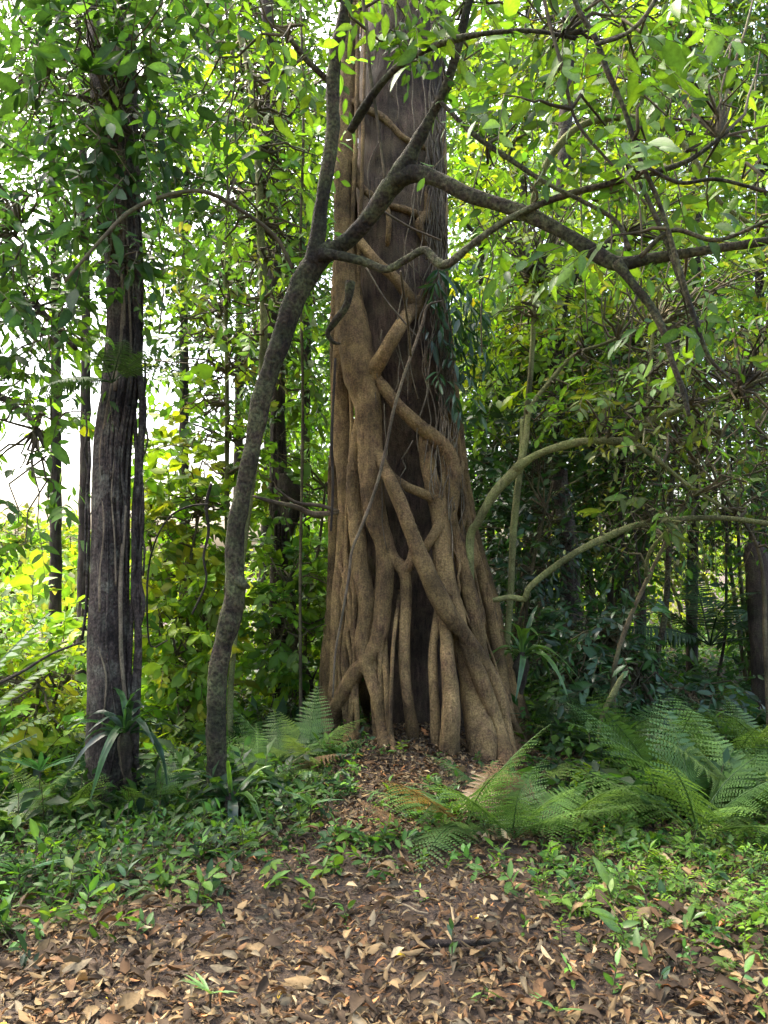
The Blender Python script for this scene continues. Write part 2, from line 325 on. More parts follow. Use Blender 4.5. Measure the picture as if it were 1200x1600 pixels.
# ================================================================== strangler fig
def fig_axis(y):
    ys = [-200, 100, 400, 600, 800, 1000, 1150, 1250]
    c = np.interp(y, ys, [620, 614, 609, 614, 630, 650, 668, 676]); ww = np.interp(y, ys, [78, 80, 87, 95, 113, 138, 160, 172])
    return c, ww
FIG_Y = 6.75
def fig_depth(x, y, k=.92):
    c, ww = fig_axis(y); q = np.clip((x - c) / ww, -1, 1)
    return FIG_Y - k * np.sqrt(1 - q * q) * ww * FIG_Y / FPX
def build_fig():
    base = np.array((.25, 6.6, H(.25, 6.6)))
    fig = thing('strangler_fig', 'huge strangler fig, latticed brown roots wrapped around a dark hollow host trunk', 'tree', base)
    # (points (px, py, r px), depth shift, ends in the ground)
    R = [
     ([(556, -150, 14), (550, -40, 14), (546, 60, 15), (541, 150, 16), (538, 230, 17), (537, 300, 19), (539, 370, 20), (543, 440, 23), (550, 510, 30), (562, 575, 33), (574, 630, 25), (578, 700, 22), (581, 760, 21), (586, 810, 18), (598, 850, 15), (603, 900, 15), (599, 940, 15), (592, 994, 14), (576, 1028, 14), (552, 1057, 15), (530, 1095, 14), (519, 1130, 14), (514, 1172, 14)], -.04, 1),
     ([(540, 480, 14), (534, 560, 17), (533, 630, 17), (534, 690, 18), (541, 745, 17), (541, 800, 15), (536, 860, 13), (530, 930, 13), (527, 1000, 12), (524, 1060, 11), (519, 1120, 11), (510, 1165, 11)], .03, 1),
     ([(566, 640, 10), (556, 700, 11), (551, 750, 12), (554, 800, 13), (560, 850, 14), (566, 900, 15), (573, 945, 15), (568, 990, 14), (570, 1030, 13), (580, 1060, 11), (589, 1090, 11), (596, 1130, 11), (601, 1182, 12)], -.05, 1),
     ([(524, 690, 10), (522, 760, 12), (522, 830, 11), (520, 900, 10), (519, 980, 11), (517, 1060, 11), (513, 1110, 10), (506, 1160, 11)], .12, 1),
     ([(583, 740, 14), (590, 790, 13), (600, 840, 14), (612, 872, 12), (630, 890, 11), (634, 930, 10), (632, 986, 10), (632, 1042, 10), (638, 1099, 10), (644, 1150, 12)], -.02, 1),
     ([(600, 1000, 6), (603, 1050, 5.5), (605, 1095, 5.5), (609, 1140, 5.5), (617, 1188, 6)], -.08, 1),
     ([(582, 690, 9), (600, 731, 11), (613, 757, 12), (628, 792, 13), (646, 840, 14), (664, 885, 16), (682, 926, 18), (701, 960, 16), (726, 992, 13), (750, 1027, 12.5), (772, 1066, 13), (784, 1100, 12), (793, 1150, 11), (806, 1208, 12)], -.14, 1),
     ([(650, 850, 11), (642, 878, 10), (630, 890, 9), (618, 878, 9)], -.05, 0),
     ([(600, 728, 8), (614, 746, 8), (637, 761, 7.5), (660, 771, 8), (682, 782, 10)], -.05, 0),
     ([(566, 606, 18), (586, 576, 14), (609, 538, 13), (630, 503, 13), (650, 478, 15)], -.12, 0),
     ([(652, 486, 14), (638, 463, 12), (617, 434, 10), (592, 412, 9), (566, 382, 9), (548, 360, 10)], -.06, 0),
     ([(648, 482, 13), (660, 462, 8), (673, 438, 6), (684, 410, 5)], -.04, 0),
     ([(568, 580, 14), (596, 602, 11), (622, 634, 10.5), (649, 660, 12), (678, 683, 14), (698, 706, 16), (708, 740, 15), (706, 780, 14), (697, 815, 16)], -.06, 0),
     ([(662, 672, 8), (665, 705, 13), (671, 740, 14), (681, 780, 16), (689, 815, 17), (690, 855, 18), (695, 900, 18), (706, 945, 17), (716, 985, 18), (733, 1040, 22), (746, 1100, 26), (760, 1190, 30)], .0, 1),
     ([(697, 800, 11), (680, 832, 9), (664, 857, 9)], -.06, 0),
     ([(690, 945, 11), (697, 990, 11), (699, 1030, 12.5), (703, 1075, 14.5), (704, 1120, 16), (702, 1178, 18)], -.13, 1),
     ([(687, 955, 10), (678, 1000, 8), (676, 1045, 8.5), (679, 1100, 9), (682, 1168, 9)], -.04, 1),
     ([(710, 940, 13), (722, 985, 12), (736, 1024, 13), (752, 1064, 14), (766, 1100, 14), (780, 1145, 14), (798, 1212, 16)], -.12, 1),
     ([(700, 790, 9), (712, 836, 11), (724, 885, 13), (735, 935, 14), (744, 980, 13), (752, 1020, 12), (765, 1065, 11), (779, 1110, 10), (790, 1160, 9), (812, 1208, 10)], .0, 1),
     ([(710, 770, 10), (722, 800, 9), (738, 847, 9), (750, 892, 9), (763, 938, 10), (772, 986, 11), (782, 1042, 12), (789, 1090, 12), (803, 1150, 11), (818, 1203, 12)], .05, 1),
     ([(783, 1072, 7), (797, 1117, 7), (818, 1158, 7), (842, 1196, 7)], -.02, 1),
     ([(706, 640, 8), (712, 690, 10), (717, 750, 11), (727, 805, 10), (740, 870, 8)], .14, 0),
     ([(560, 880, 9), (552, 930, 9), (545, 980, 9), (540, 1030, 9), (545, 1075, 10), (548, 1130, 13), (545, 1178, 13)], .02, 1),
     ([(622, 945, 4), (615, 1000, 3.5), (611, 1080, 3.5), (608, 1168, 4)], -.1, 1),
     ([(553, 250, 5), (562, 288, 7), (580, 305, 7), (600, 318, 6), (640, 330, 6), (668, 345, 8)], .0, 0),
     ([(552, 160, 7), (575, 172, 7), (600, 185, 7), (630, 215, 6), (660, 230, 6)], .02, 0),
     ([(664, 290, 5), (668, 330, 8), (655, 350, 9), (662, 375, 7), (672, 400, 5)], -.04, 0),
     ([(606, 375, 5), (608, 345, 5), (604, 320, 4)], -.03, 0),
    ]
    tubes = []; rng = np.random.default_rng(3)
    for pts, dy, g in R:
        C = []; rr = []
        ramp = np.ones(len(pts))
        if pts[0][1] > 0: ramp[0] = -.2; ramp[1] = .6
        if not g: ramp[-1] = -.2; ramp[-2] = min(ramp[-2], .6)
        for (x, y, r), rm in zip(pts, ramp):
            Y = fig_depth(x, y) + dy * 1.5 * rm; C.append(at(x, y, Y)); rr.append(r * Y / FPX * .86)
        if g:
            x, y, r = pts[-1]; gp = ground_at(x, y); C[-1] = .35 * C[-1] + .65 * gp; C[-1][2] = min(C[-1][2], H(C[-1][0], C[-1][1]) + .01)
            C.append(C[-1] + np.array((np.sign(x - 660) * .06, -.03, -.16))); rr.append(rr[-1] * 1.1)
        if pts[0][1] > 0:
            C.insert(0, C[0] + (C[0] - C[1]) * .4 + np.array((0, .16, 0))); rr.insert(0, rr[0] * .7)
        if not g:
            C.append(C[-1] + (C[-1] - C[-2]) * .4 + np.array((0, .16, 0))); rr.append(rr[-1] * .7)
        tubes.append((np.array(C), np.array(rr)))
    for k in range(30):                                # thinner strands between the big roots
        y0 = rng.uniform(520, 980) if k % 9 else rng.uniform(-80, 300); q = rng.uniform(-.97, .95); y1 = y0 + rng.uniform(120, 420); C = []; rr = []
        if k % 3 == 0: y1 = 1185
        r0 = rng.uniform(1.4, 4.2); sideL = q < .05
        if not sideL and y0 < 620: y0 = rng.uniform(640, 900); y1 = max(y1, y0 + 150)
        for y in np.linspace(y0, min(y1, 1185), 8):
            q = float(np.clip(q + rng.normal(0, .055), -.98, .97)); c, ww = fig_axis(y); x = c + q * ww
            x = min(x, 590 + (y - 560) * .01) if sideL else max(x, 692 + max(0, y - 900) * .06)
            Y = fig_depth(x, y) - rng.uniform(.02, .07); C.append(at(x, y, Y)); rr.append(r0 * rng.uniform(.8, 1.2) * Y / FPX)
        C.insert(0, C[0] + np.array((0, .12, .06))); rr.insert(0, rr[0] * .3)
        if y1 >= 1185: C.append(C[-1] + np.array((0, -.03, -.25))); rr.append(rr[-1])
        else: C.append(C[-1] + np.array((0, .12, -.05))); rr.append(rr[-1] * .3)
        tubes.append((np.array(C), np.array(rr)))
    n_front = len(tubes)
    # the far side of the root cage
    for k in range(9):
        a = math.radians(12 + 19.5 * k); C = []; rr = []
        ph = rng.uniform(0, 6)
        for y in (-100, 100, 300, 480, 640, 800, 940, 1060, 1160):
            c, ww = fig_axis(y); wm = ww * FIG_Y / FPX * .95; o = at(c, y, FIG_Y)
            aa = a + .13 * math.sin(y * .012 + ph)
            C.append(o + np.array((math.cos(aa) * wm, math.sin(aa) * wm * .9, 0))); rr.append(rng.uniform(.05, .085) * (1 + .5 * (y > 900)))
        C.append(C[-1] + np.array((math.cos(a) * .12, math.sin(a) * .12, -.3))); rr.append(.1)
        tubes.append((np.array(C), np.array(rr)))
    built = [tube(C, r, sides=16 if r.max() > .045 and i < n_front else 8, step=.024 if i < n_front else .06, rough=.13, seed=40 + i, freq=13, lobes=(5 if r.max() > .06 else 0), lobe_amp=.07) for i, (C, r) in enumerate(tubes)]
    SP = [(b[2][::2], b[3][::2]) for b in built]
    for i, (V, T, P, r) in enumerate(built):           # soften the joints: push the bark out where roots fuse
        kk = .011; es = np.zeros(len(V)); G = np.zeros_like(V); own = None
        for j, (Q, q) in enumerate(SP):
            lo, hi = Q.min(0) - .25, Q.max(0) + .25
            m = np.all((V > lo) & (V < hi), 1)
            if not m.any(): continue
            d = V[m][:, None] - Q[None]; dist = np.linalg.norm(d, axis=2); s = dist - q[None]
            a = s.argmin(1); I = np.arange(len(a)); e = np.exp(-np.maximum(s[I, a], -.03) / kk)
            es[m] += e; G[m] += e[:, None] * d[I, a] / np.maximum(dist[I, a], 1e-4)[:, None]
        push = np.clip(kk * np.log(np.maximum(es, 1.)), 0, .03)
        V = V + nrm(G) * push[:, None]
        part('root', V, T, M_FIG, fig)
    # host trunk inside
    C = []; rr = []
    for y, x, r, Y in ((-250, 628, 66, 6.75), (0, 626, 66, 6.75), (200, 624, 67, 6.72), (400, 627, 69, 6.72), (520, 630, 70, 6.74), (620, 638, 72, 6.84), (720, 630, 80, 7.1), (850, 634, 84, 7.16), (1000, 650, 72, 7.18), (1250, 655, 76, 7.2)):
        C.append(at(x, y, Y)); rr.append(r * Y / FPX)
    V, T, _, _ = tube(np.array(C), np.array(rr), sides=28, step=.06, rough=.05, seed=7, lobes=7, lobe_amp=.035)
    h = part('host_trunk', V, T, M_HOST, fig); h['label'] = 'dark vertical-grained host trunk seen inside the root lattice'
    # thin clinging rootlets and dry vines over the right flank
    acc = Acc(); rng = np.random.default_rng(5)
    for k in range(110):
        y0 = rng.uniform(-50, 700); c, ww = fig_axis(y0)
        x0 = c + ww * (rng.uniform(.72, 1.0) if k % 6 else rng.uniform(-.3, .7)); n = 7; ln = rng.uniform(60, 240)
        pts = []
        x = x0
        for s in range(n):
            y = y0 + ln * s / (n - 1); x += rng.normal(0, 5); c, ww = fig_axis(y); x = min(x, c + ww * 1.02)
            pts.append((x, y, rng.uniform(.6, 1.4), fig_depth(x, y, 1.0) - .05 - rng.uniform(0, .06)))
        V, T, _, _ = pxtube(pts, 6.3, sides=4, step=.06, rough=0, seed=k); acc.add(V, T)
    V, T, _ = acc.get(); tag(part('rootlets', V, T, M_VINE, fig), kind='stuff')
    # dark strap leaves hanging on the right side of the trunk
    rng = np.random.default_rng(8); K = 60
    x = rng.normal(712, 22, K); y = rng.uniform(400, 620, K); O = at(x, y, 6.35 + rng.uniform(-.1, .2, K))
    A = np.column_stack([rng.normal(.4, .4, K), rng.normal(-.4, .3, K), rng.normal(-.3, .4, K)])
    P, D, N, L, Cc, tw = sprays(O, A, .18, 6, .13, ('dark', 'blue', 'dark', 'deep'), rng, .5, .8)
    V, T, Cc = scatter(LV1, P, D, N, L, Cc, rng, wid=np.full(len(P), .55)); tag(part('climbing_leaves', V, T, M_GLOSS, fig, Cc), kind='stuff')
    return fig
fig = build_fig()

# ================================================================== generic crown
def crown(root, regions, L, cols, tpl, seed, spray_len=.45, m=8, droop=.45, ldroop=.35, indiv=0, mat=None, limbs=None, twig_r=.004, name='crown', whorl=0., wide=None, flat=.5):
    """regions: (x0,x1,y0,y1,Y0,Y1,n sprays) boxes of space; leaves + twigs (+ single leaf objects)"""
    rng = np.random.default_rng(seed); mat = mat or M_LEAF; O = []; A = []
    L = L * .8; ldroop = ldroop * .6; flat = .15; droop = droop * .5; spray_len = spray_len * .85
    for (x0, x1, y0, y1, Y0, Y1, n) in regions:
        n = int(n * 1.4); q = np.clip(rng.normal(0, .42, (n, 3)), -1, 1); u = rng.uniform(-1, 1, (n, 3)); q = np.where(rng.random((n, 1)) < .55, u, q)
        px = (x0 + x1) / 2 + q[:, 0] * (x1 - x0) / 2; py = (y0 + y1) / 2 + q[:, 1] * (y1 - y0) / 2; YY = (Y0 + Y1) / 2 + q[:, 2] * (Y1 - Y0) / 2
        o = at(px, py, YY); O.append(o); ctr = at((x0 + x1) / 2, (y0 + y1) / 2, (Y0 + Y1) / 2)
        A.append(nrm(nrm(o - ctr) * .7 + rng.normal(0, .6, (n, 3)) + np.array((0, 0, .1))))
    O = np.concatenate(O); A = np.concatenate(A)
    keep = O[:, 2] > H(O[:, 0], O[:, 1]) + .05; O, A = O[keep], A[keep]
    P, D, N, LL, C, tw = sprays(O, A, spray_len, m, L, cols, rng, droop, ldroop, flat, whorl)
    k = P[:, 2] > H(P[:, 0], P[:, 1]) + .01
    P, D, N, LL, C = P[k], D[k], N[k], LL[k], C[k]
    rest = np.ones(len(P), bool)
    if indiv:
        px, py, f = project(P); s = np.where((px > 0) & (px < 1200) & (py > 0) & (py < 1600), LL / f, 0)
        big = np.argsort(-s)[:indiv]; big = big[s[big] > 0]; rest[big] = False
        leaf_objects(root, LV2, P[big], D[big], N[big], LL[big], C[big], mat, rng=rng)
    if rest.any():
        V, T, Cc = scatter(tpl, P[rest], D[rest], N[rest], LL[rest], C[rest], rng, wid=None if wide is None else np.full(int(rest.sum()), wide))
        tag(part(name, V, T, mat, root, Cc), kind='stuff')
    V, T = thin_tubes(tw, np.repeat(np.linspace(1, .3, 3)[None], len(tw), 0) * twig_r)
    if limbs is not None:                                   # branchlets that carry the twigs
        S = np.linspace(0, 1, 6)[None, :, None]; Q = np.array(limbs); B = O[:: max(1, len(O) // 90)]
        d = np.linalg.norm(B[:, None] - Q[None], axis=2); a = Q[d.argmin(1)]
        P2 = a[:, None] * (1 - S) + B[:, None] * S + rng.normal(0, .05, (len(B), 6, 3)) * np.sin(np.pi * S) + np.array((0, 0, .25)) * np.sin(np.pi * S) * np.linalg.norm(B - a, axis=1)[:, None, None] * .3
        V2, T2 = thin_tubes(P2, np.repeat(np.linspace(3.2, 1, 6)[None], len(B), 0) * twig_r, 5)
        T = np.concatenate([T, T2 + len(V)]); V = np.concatenate([V, V2])
    tag(part('twigs', V, T, M_TWIG, root), kind='stuff')

# ================================================================== left tree wrapped in vines
def build_vine_tree():
    Y = 5.3; b = at(174, 1280, Y); b[2] = H(b[0], b[1])
    t = thing('vine_wrapped_tree', 'thick dark tree trunk wrapped in hanging vines with a strap-leaved fern low on it', 'tree', b)
    pts = [(174, 1330, 52), (174, 1270, 49), (174, 1180, 45), (172, 1090, 41), (170, 1000, 38), (171, 900, 35), (174, 800, 34), (174, 710, 34), (181, 650, 35), (189, 600, 34), (196, 520, 33), (194, 420, 34), (190, 320, 36), (184, 220, 42), (178, 120, 46), (176, 20, 47), (174, -120, 48), (172, -260, 48)]
    pts = [(a, b, c * .8) for a, b, c in pts]
    V, T, _, _ = pxtube(pts, Y, sides=28, step=.04, rough=.05, seed=2, lobes=5, lobe_amp=.03); part('trunk', V, T, M_VINETREE, t)
    # clinging stems and hanging roots, each a part
    rng = np.random.default_rng(21); xs = np.array([p[0] for p in pts]); ys = np.array([p[1] for p in pts]); rs = np.array([p[2] for p in pts])
    def on(y, q, lift=1.04):
        o = np.argsort(ys); c = np.interp(y, ys[o], xs[o]); r = np.interp(y, ys[o], rs[o])
        return c + q * r * lift, Y - math.sqrt(max(0, 1 - q * q)) * r * Y / FPX * lift
    for k in range(30):
        q = rng.uniform(-1, 1); y = rng.uniform(-150, 300) if k < 18 else rng.uniform(300, 800); p = []; ln = rng.uniform(400, 950)
        r0 = rng.uniform(1.2, 3.6)
        for s in range(12):
            q = float(np.clip(q + rng.normal(0, .13), -1, 1)); x, yy = on(y, q); p.append((x, y, r0, yy)); y += ln / 11
            if y > 1270: break
        if len(p) < 3: continue
        V, T, _, _ = pxtube(p, Y, sides=6, step=.05, rough=.1, seed=k); part('clinging_vine', V, T, M_VINE if k % 3 == 0 else M_VINETREE, t)
    for k, (x, y0, y1, r) in enumerate(((218, 540, 1180, 5), (212, 600, 1120, 4), (224, 620, 1010, 2.2), (226, 560, 900, 1.8), (140, 690, 1000, 2.2), (136, 640, 900, 1.6), (216, 760, 1200, 4.5), (221, 700, 1090, 3))):
        n = 9; p = [(x + rng.normal(0, 2.5) - (s / 8) * 6, y0 + (y1 - y0) * s / 8, r * rng.uniform(.8, 1.2), Y - .05 + rng.normal(0, .02)) for s in range(n)]
        V, T, _, _ = pxtube(p, Y, sides=6, step=.05, rough=.12, seed=k); part('hanging_root', V, T, M_VINETREE, t)
    # upper crown and the climber's leaves around the trunk
    lim = [at(180, y, Y - .2) for y in (-200, 0, 200, 400)] + [at(80, 100, Y), at(330, 60, Y), at(30, 350, Y - .2)]
    crown(t, [(-160, 330, -120, 480, 4.5, 6.2, 150), (-180, 150, 200, 500, 4.4, 6, 90), (90, 300, -60, 300, 4.3, 5.0, 34), (-60, 330, -150, 120, 4.2, 5.8, 70)], .14, ('deep', 'deep', 'mid', 'dark', 'mid'), LV1, 31, .5, 8, .35, .4, 300, limbs=lim)
    crown(t, [(70, 270, -20, 330, 4.4, 5.0, 26), (100, 260, 250, 480, 4.6, 5.1, 10)], .17, ('deep', 'mid', 'deep'), LV2, 32, .2, 6, .3, .3, 120, limbs=lim, whorl=.6, name='climber_leaves')
    return t
build_vine_tree()

# ================================================================== leaning mossy tree in front
def build_leaning_tree():
    b = at(342, 1262, 5.0); b[2] = H(b[0], b[1])
    t = thing('leaning_tree', 'slender crooked mossy tree leaning right across the fig, forked into long bare boughs', 'tree', b)
    BO = []
    def tb(name, pts, Y, s, mat=M_MOSS, sides=14, rough=.15, on=None):
        rn = np.random.default_rng(s + 500); pts = [(p[0] + rn.normal(0, 1.2), p[1], p[2] * .8 * rn.uniform(.92, 1.1), *p[3:]) for p in pts]
        V, T, P, r = pxtube(pts, Y, sides=sides, step=.025, rough=rough, seed=s, lobes=3 if sides > 10 else 0, lobe_amp=.05, freq=16); par = t if on is None else BO[on]; BO.append(part(name, V, T, mat, par)); return P
    lim = []
    tb('trunk', [(352, 1330, 30), (343, 1270, 23), (338, 1190, 18), (337, 1100, 17), (343, 1030, 18), (355, 975, 19), (368, 925, 21), (365, 880, 18), (367, 830, 17), (378, 770, 17), (393, 700, 17), (408, 630, 18), (424, 570, 19), (443, 515, 21), (463, 465, 22), (490, 412, 25), (520, 385, 19)], (5.0, 4.8), 1)
    tb('knot', [(368, 905, 12), (382, 915, 9), (391, 918, 3)], 4.88, 2, on=0)
    lim.append(tb('bough', [(488, 415, 20), (497, 370, 16), (502, 320, 15), (510, 265, 15), (518, 200, 14), (518, 140, 14), (525, 80, 14), (538, 20, 13), (550, -60, 12), (560, -160, 10)], (4.8, 4.7), 3))
    lim.append(tb('bough', [(505, 400, 19), (540, 376, 16), (575, 340, 16), (605, 300, 19), (625, 272, 20), (650, 225, 13), (676, 175, 10), (697, 130, 9), (716, 70, 9), (731, 15, 9), (750, -60, 8)], (4.8, 4.3), 4))
    lim.append(tb('bough', [(618, 280, 19), (650, 272, 16), (690, 284, 16), (730, 305, 15), (780, 320, 14), (830, 338, 13), (880, 365, 13), (925, 393, 14), (965, 412, 15), (1010, 405, 11), (1060, 398, 9.5), (1120, 388, 9), (1200, 376, 8.5), (1300, 350, 6.5), (1410, 315, 4.5), (1510, 300, 1.5)], (4.6, 3.9), 5))
    lim.append(tb('bough', [(500, 398, 13), (530, 400, 9), (570, 410, 8.5), (605, 421, 8.5), (635, 405, 8), (664, 391, 8), (680, 410, 9), (702, 412, 8), (735, 385, 7), (780, 352, 6.5), (830, 325, 6.5), (890, 303, 6.5), (950, 288, 6.5), (1020, 270, 6), (1080, 248, 5), (1135, 205, 4)], (4.75, 4.1), 6))
    lim.append(tb('bough', [(548, 205, 8), (565, 172, 9), (590, 138, 8), (625, 102, 8), (665, 78, 7), (705, 63, 6), (760, 52, 5), (830, 48, 4.5), (900, 60, 4)], (4.75, 4.0), 7))
    lim.append(tb('bough', [(962, 410, 12), (985, 440, 9), (1015, 478, 8), (1038, 520, 7), (1052, 570, 6.5), (1064, 610, 5.5), (1076, 650, 4)], (4.15, 4.0), 8))
    lim.append(tb('branch', [(445, 50, 5), (480, 95, 6), (518, 130, 7)], (4.6, 4.78), 9, on=2))
    lim.append(tb('branch', [(883, -40, 5), (905, 15, 6), (930, 60, 6), (948, 110, 5.5), (975, 170, 5), (1000, 250, 4), (1030, 320, 4), (1062, 420, 5), (1085, 500, 4.5), (1110, 560, 4), (1140, 590, 3)], (3.6, 3.8), 10))
    lim.append(tb('branch', [(690, 160, 4), (740, 210, 5), (800, 250, 5), (850, 285, 4.5), (910, 315, 4), (960, 345, 4), (985, 390, 5)], (4.4, 4.1), 11, on=3))
    lim.append(tb('branch', [(930, 70, 4), (975, 55, 4.5), (1010, 25, 5), (1040, -30, 5)], (3.6, 3.5), 12))
    lim.append(tb('branch', [(1000, 255, 3.5), (1060, 285, 3.5), (1120, 280, 3.5), (1200, 300, 3)], (3.7, 3.6), 13))
    lim.append(tb('branch', [(1000, 402, 5), (1050, 360, 5), (1120, 375, 4), (1200, 345, 4)], (4.1, 3.8), 14, on=4))
    lim.append(tb('branch', [(1000, 285, 4), (1022, 330, 5), (1045, 390, 5.5), (1070, 450, 5), (1092, 510, 4)], (4.15, 4.0), 15, on=4))
    lim.append(tb('branch', [(456, 420, 4), (430, 370, 4), (380, 330, 4), (320, 300, 4), (262, 305, 4), (205, 330, 4.5), (160, 370, 4), (100, 440, 3)], (4.8, 4.3), 16, M_TWIG))
    lim.append(tb('branch', [(548, 440, 10), (540, 475, 9), (524, 502, 8), (512, 520, 6), (520, 535, 4), (532, 537, 2)], (5.9, 5.95), 17))
    lim.append(tb('branch', [(560, -60, 3.5), (572, 40, 3.5), (580, 120, 3.5), (590, 190, 3), (600, 280, 2.5)], (4.6, 4.6), 18, M_TWIG, 8))
    lim.append(tb('branch', [(840, -40, 4), (860, 40, 4), (880, 110, 4), (900, 190, 3.5), (960, 260, 3), (1010, 320, 3)], (4.0, 3.9), 19, M_TWIG, 8))
    L = np.concatenate(lim)
    crown(t, [(530, 780, -160, 90, 4.2, 5.0, 40), (560, 700, 60, 200, 4.4, 4.9, 6), (720, 1260, -150, 220, 3.5, 5.2, 95), (860, 1300, 120, 400, 3.4, 5.0, 34), (330, 540, -140, 100, 4.2, 5.2, 26), (720, 900, 180, 360, 4.2, 5.0, 14), (1040, 1280, 330, 600, 3.8, 5.0, 16), (250, 480, 100, 420, 4.4, 5.4, 16)], .135, ('fresh', 'mid', 'fresh', 'lime', 'mid'), LV2, 41, .42, 7, .5, .6, 300, limbs=L[::6], twig_r=.0035, flat=.3)
    return t
build_leaning_tree()

# ================================================================== trees and shrubs behind
THIN = dict(arching_tree=.68, slender_sapling=.75, looping_liana=.75, slender_tree=.8, pole_tree=.8)
def plant(name, label, cat, base_px, Y, stems, regions, L, cols, tpl, seed, stem_mat=None, group=None, limbs=True, **kw):
    b = at(base_px[0], base_px[1], Y); b[2] = H(b[0], b[1])
    t = thing(name, label, cat, b, group); P = []; last = None
    for i, s in enumerate(stems):
        pn, pts, YY, mat = s
        if pn in ('trunk', 'stem') and name != 'looping_liana':
            Y0 = YY[0] if isinstance(YY, tuple) else YY; p0 = at(pts[0][0], pts[0][1], Y0); g0 = H(p0[0], p0[1])
            if p0[2] > g0 - .03:
                fx, fy, _ = project(np.array((p0[0], p0[1], g0 - .08))); pts = [(float(fx), float(fy), pts[0][2] * 1.15, Y0)] + list(pts)
        rn = np.random.default_rng(seed + i); pts = [(q[0] + rn.normal(0, 1.5), q[1], q[2] * THIN.get(name, 1) * rn.uniform(.9, 1.1), *q[3:]) for q in pts]
        V, T, p, _ = pxtube(pts, YY, sides=12 if pts[0][2] > 6 else 7, step=.04, rough=.14, seed=seed + i, freq=14); o = part(pn, V, T, mat or stem_mat or M_DARK, last if pn in ('branch', 'burl', 'limb') and last else t); P.append(p)
        if pn in ('trunk', 'bough'): last = o
    if regions:
        crown(t, regions, L, cols, tpl, seed, limbs=(np.concatenate(P)[::8] if P and limbs else None), **kw)
    return t
# -- arching pale green tree right of the fig
plant('arching_tree', 'pale green-barked small tree with long boughs arching right beside the fig', 'tree', (742, 1100), 6.3,
  [('trunk', [(748, 1150, 12), (738, 1000, 11), (735, 850, 9.5), (748, 815, 10), (775, 768, 11), (812, 728, 12)], (6.5, 6.0), M_PALE),
   ('bough', [(806, 733, 11), (840, 710, 9.5), (885, 695, 9.5), (930, 688, 9), (985, 688, 9), (1015, 658, 8), (1060, 640, 7), (1120, 622, 5), (1200, 590, 4)], (6.0, 5.4), M_PALE),
   ('bough', [(812, 728, 9), (820, 690, 7), (830, 640, 6), (862, 590, 5), (895, 555, 5), (950, 535, 4), (1010, 505, 3.5)], (6.0, 6.0), M_PALE),
   ('branch', [(815, 735, 7), (814, 690, 6), (816, 655, 5)], 6.02, M_PALE),
   ('branch', [(985, 688, 6), (1030, 720, 5), (1080, 760, 4), (1140, 800, 3)], (5.7, 5.6), M_PALE),
   ('branch', [(1010, 660, 5), (1013, 600, 4), (1018, 540, 4), (1025, 470, 3)], (5.6, 5.7), M_PALE),
   ('branch', [(770, 938, 6), (795, 933, 7), (820, 936, 8), (826, 922, 7), (850, 898, 7.5), (900, 864, 8), (950, 838, 8), (1000, 820, 7.5), (1060, 811, 7), (1130, 810, 6.5), (1200, 818, 6), (1290, 835, 5), (1380, 870, 3), (1430, 900, 1)], (6.2, 5.6), M_PALE),
   ('branch', [(1060, 815, 5), (1020, 860, 5), (1010, 900, 5)], (5.9, 6.2), M_PALE)],
  [(900, 1280, 380, 640, 5.2, 6.4, 60), (1000, 1300, 560, 760, 5.0, 6.2, 26), (820, 1100, 600, 700, 5.4, 6.2, 12), (900, 1150, 760, 840, 5.6, 6.2, 10)], .12, ('fresh', 'mid', 'olive'), LV2, 51, group=None, spray_len=.4, m=7, droop=.5, ldroop=.5, indiv=160)
plant('slender_sapling', 'thin straight pale sapling stem rising behind the arching boughs', 'sapling', (792, 1060), 6.9,
  [('trunk', [(788, 1090, 7), (792, 1000, 7), (798, 920, 7), (804, 830, 7), (812, 740, 7), (822, 640, 6.5), (830, 540, 6), (838, 420, 5)], 6.9, M_PALE)],
  [(740, 930, 260, 520, 6.4, 7.6, 70)], .13, ('lime', 'fresh', 'lime'), LV1, 52, spray_len=.45, m=8)
plant('looping_liana', 'mossy brown liana bent in a high arch under the right canopy', 'liana', (836, 420), 5.2,
  [('stem', [(842, 345, 5), (836, 330, 6.5), (835, 312, 7), (845, 270, 8), (870, 228, 8), (905, 198, 8), (950, 184, 8), (1000, 186, 8), (1045, 205, 7.5), (1080, 240, 6.5), (1110, 300, 5), (1150, 335, 4), (1230, 380, 3)], (5.4, 4.8), M_PALE)], None, 0, (), None, 53)
# -- trunks in the middle distance
plant('forest_tree', 'grey straight-trunked forest tree with bright lime canopy right of the fig', 'tree', (900, 1080), 8.6,
  [('trunk', [(905, 1120, 17), (902, 1050, 15), (895, 950, 14), (888, 860, 14), (878, 770, 13), (870, 680, 13), (868, 580, 12), (870, 480, 12), (876, 360, 11), (884, 200, 10), (890, 20, 9)], 8.6, M_VINETREE),
   ('branch', [(874, 500, 7), (900, 430, 6), (950, 380, 5), (1010, 340, 4)], (8.6, 8.2), M_VINETREE), ('branch', [(876, 440, 6), (840, 380, 5), (790, 320, 4)], (8.6, 8.3), M_VINETREE)],
  [(720, 1080, 240, 640, 7.6, 10, 300), (700, 1000, 420, 660, 7.4, 9.5, 130), (980, 1280, 180, 560, 7.5, 10, 170), (740, 1000, 20, 300, 8, 10.5, 80)], .155, ('lime', 'lime', 'fresh', 'yel', 'fresh'), LV1, 61, spray_len=.5, m=8, wide=1.15, whorl=.3)
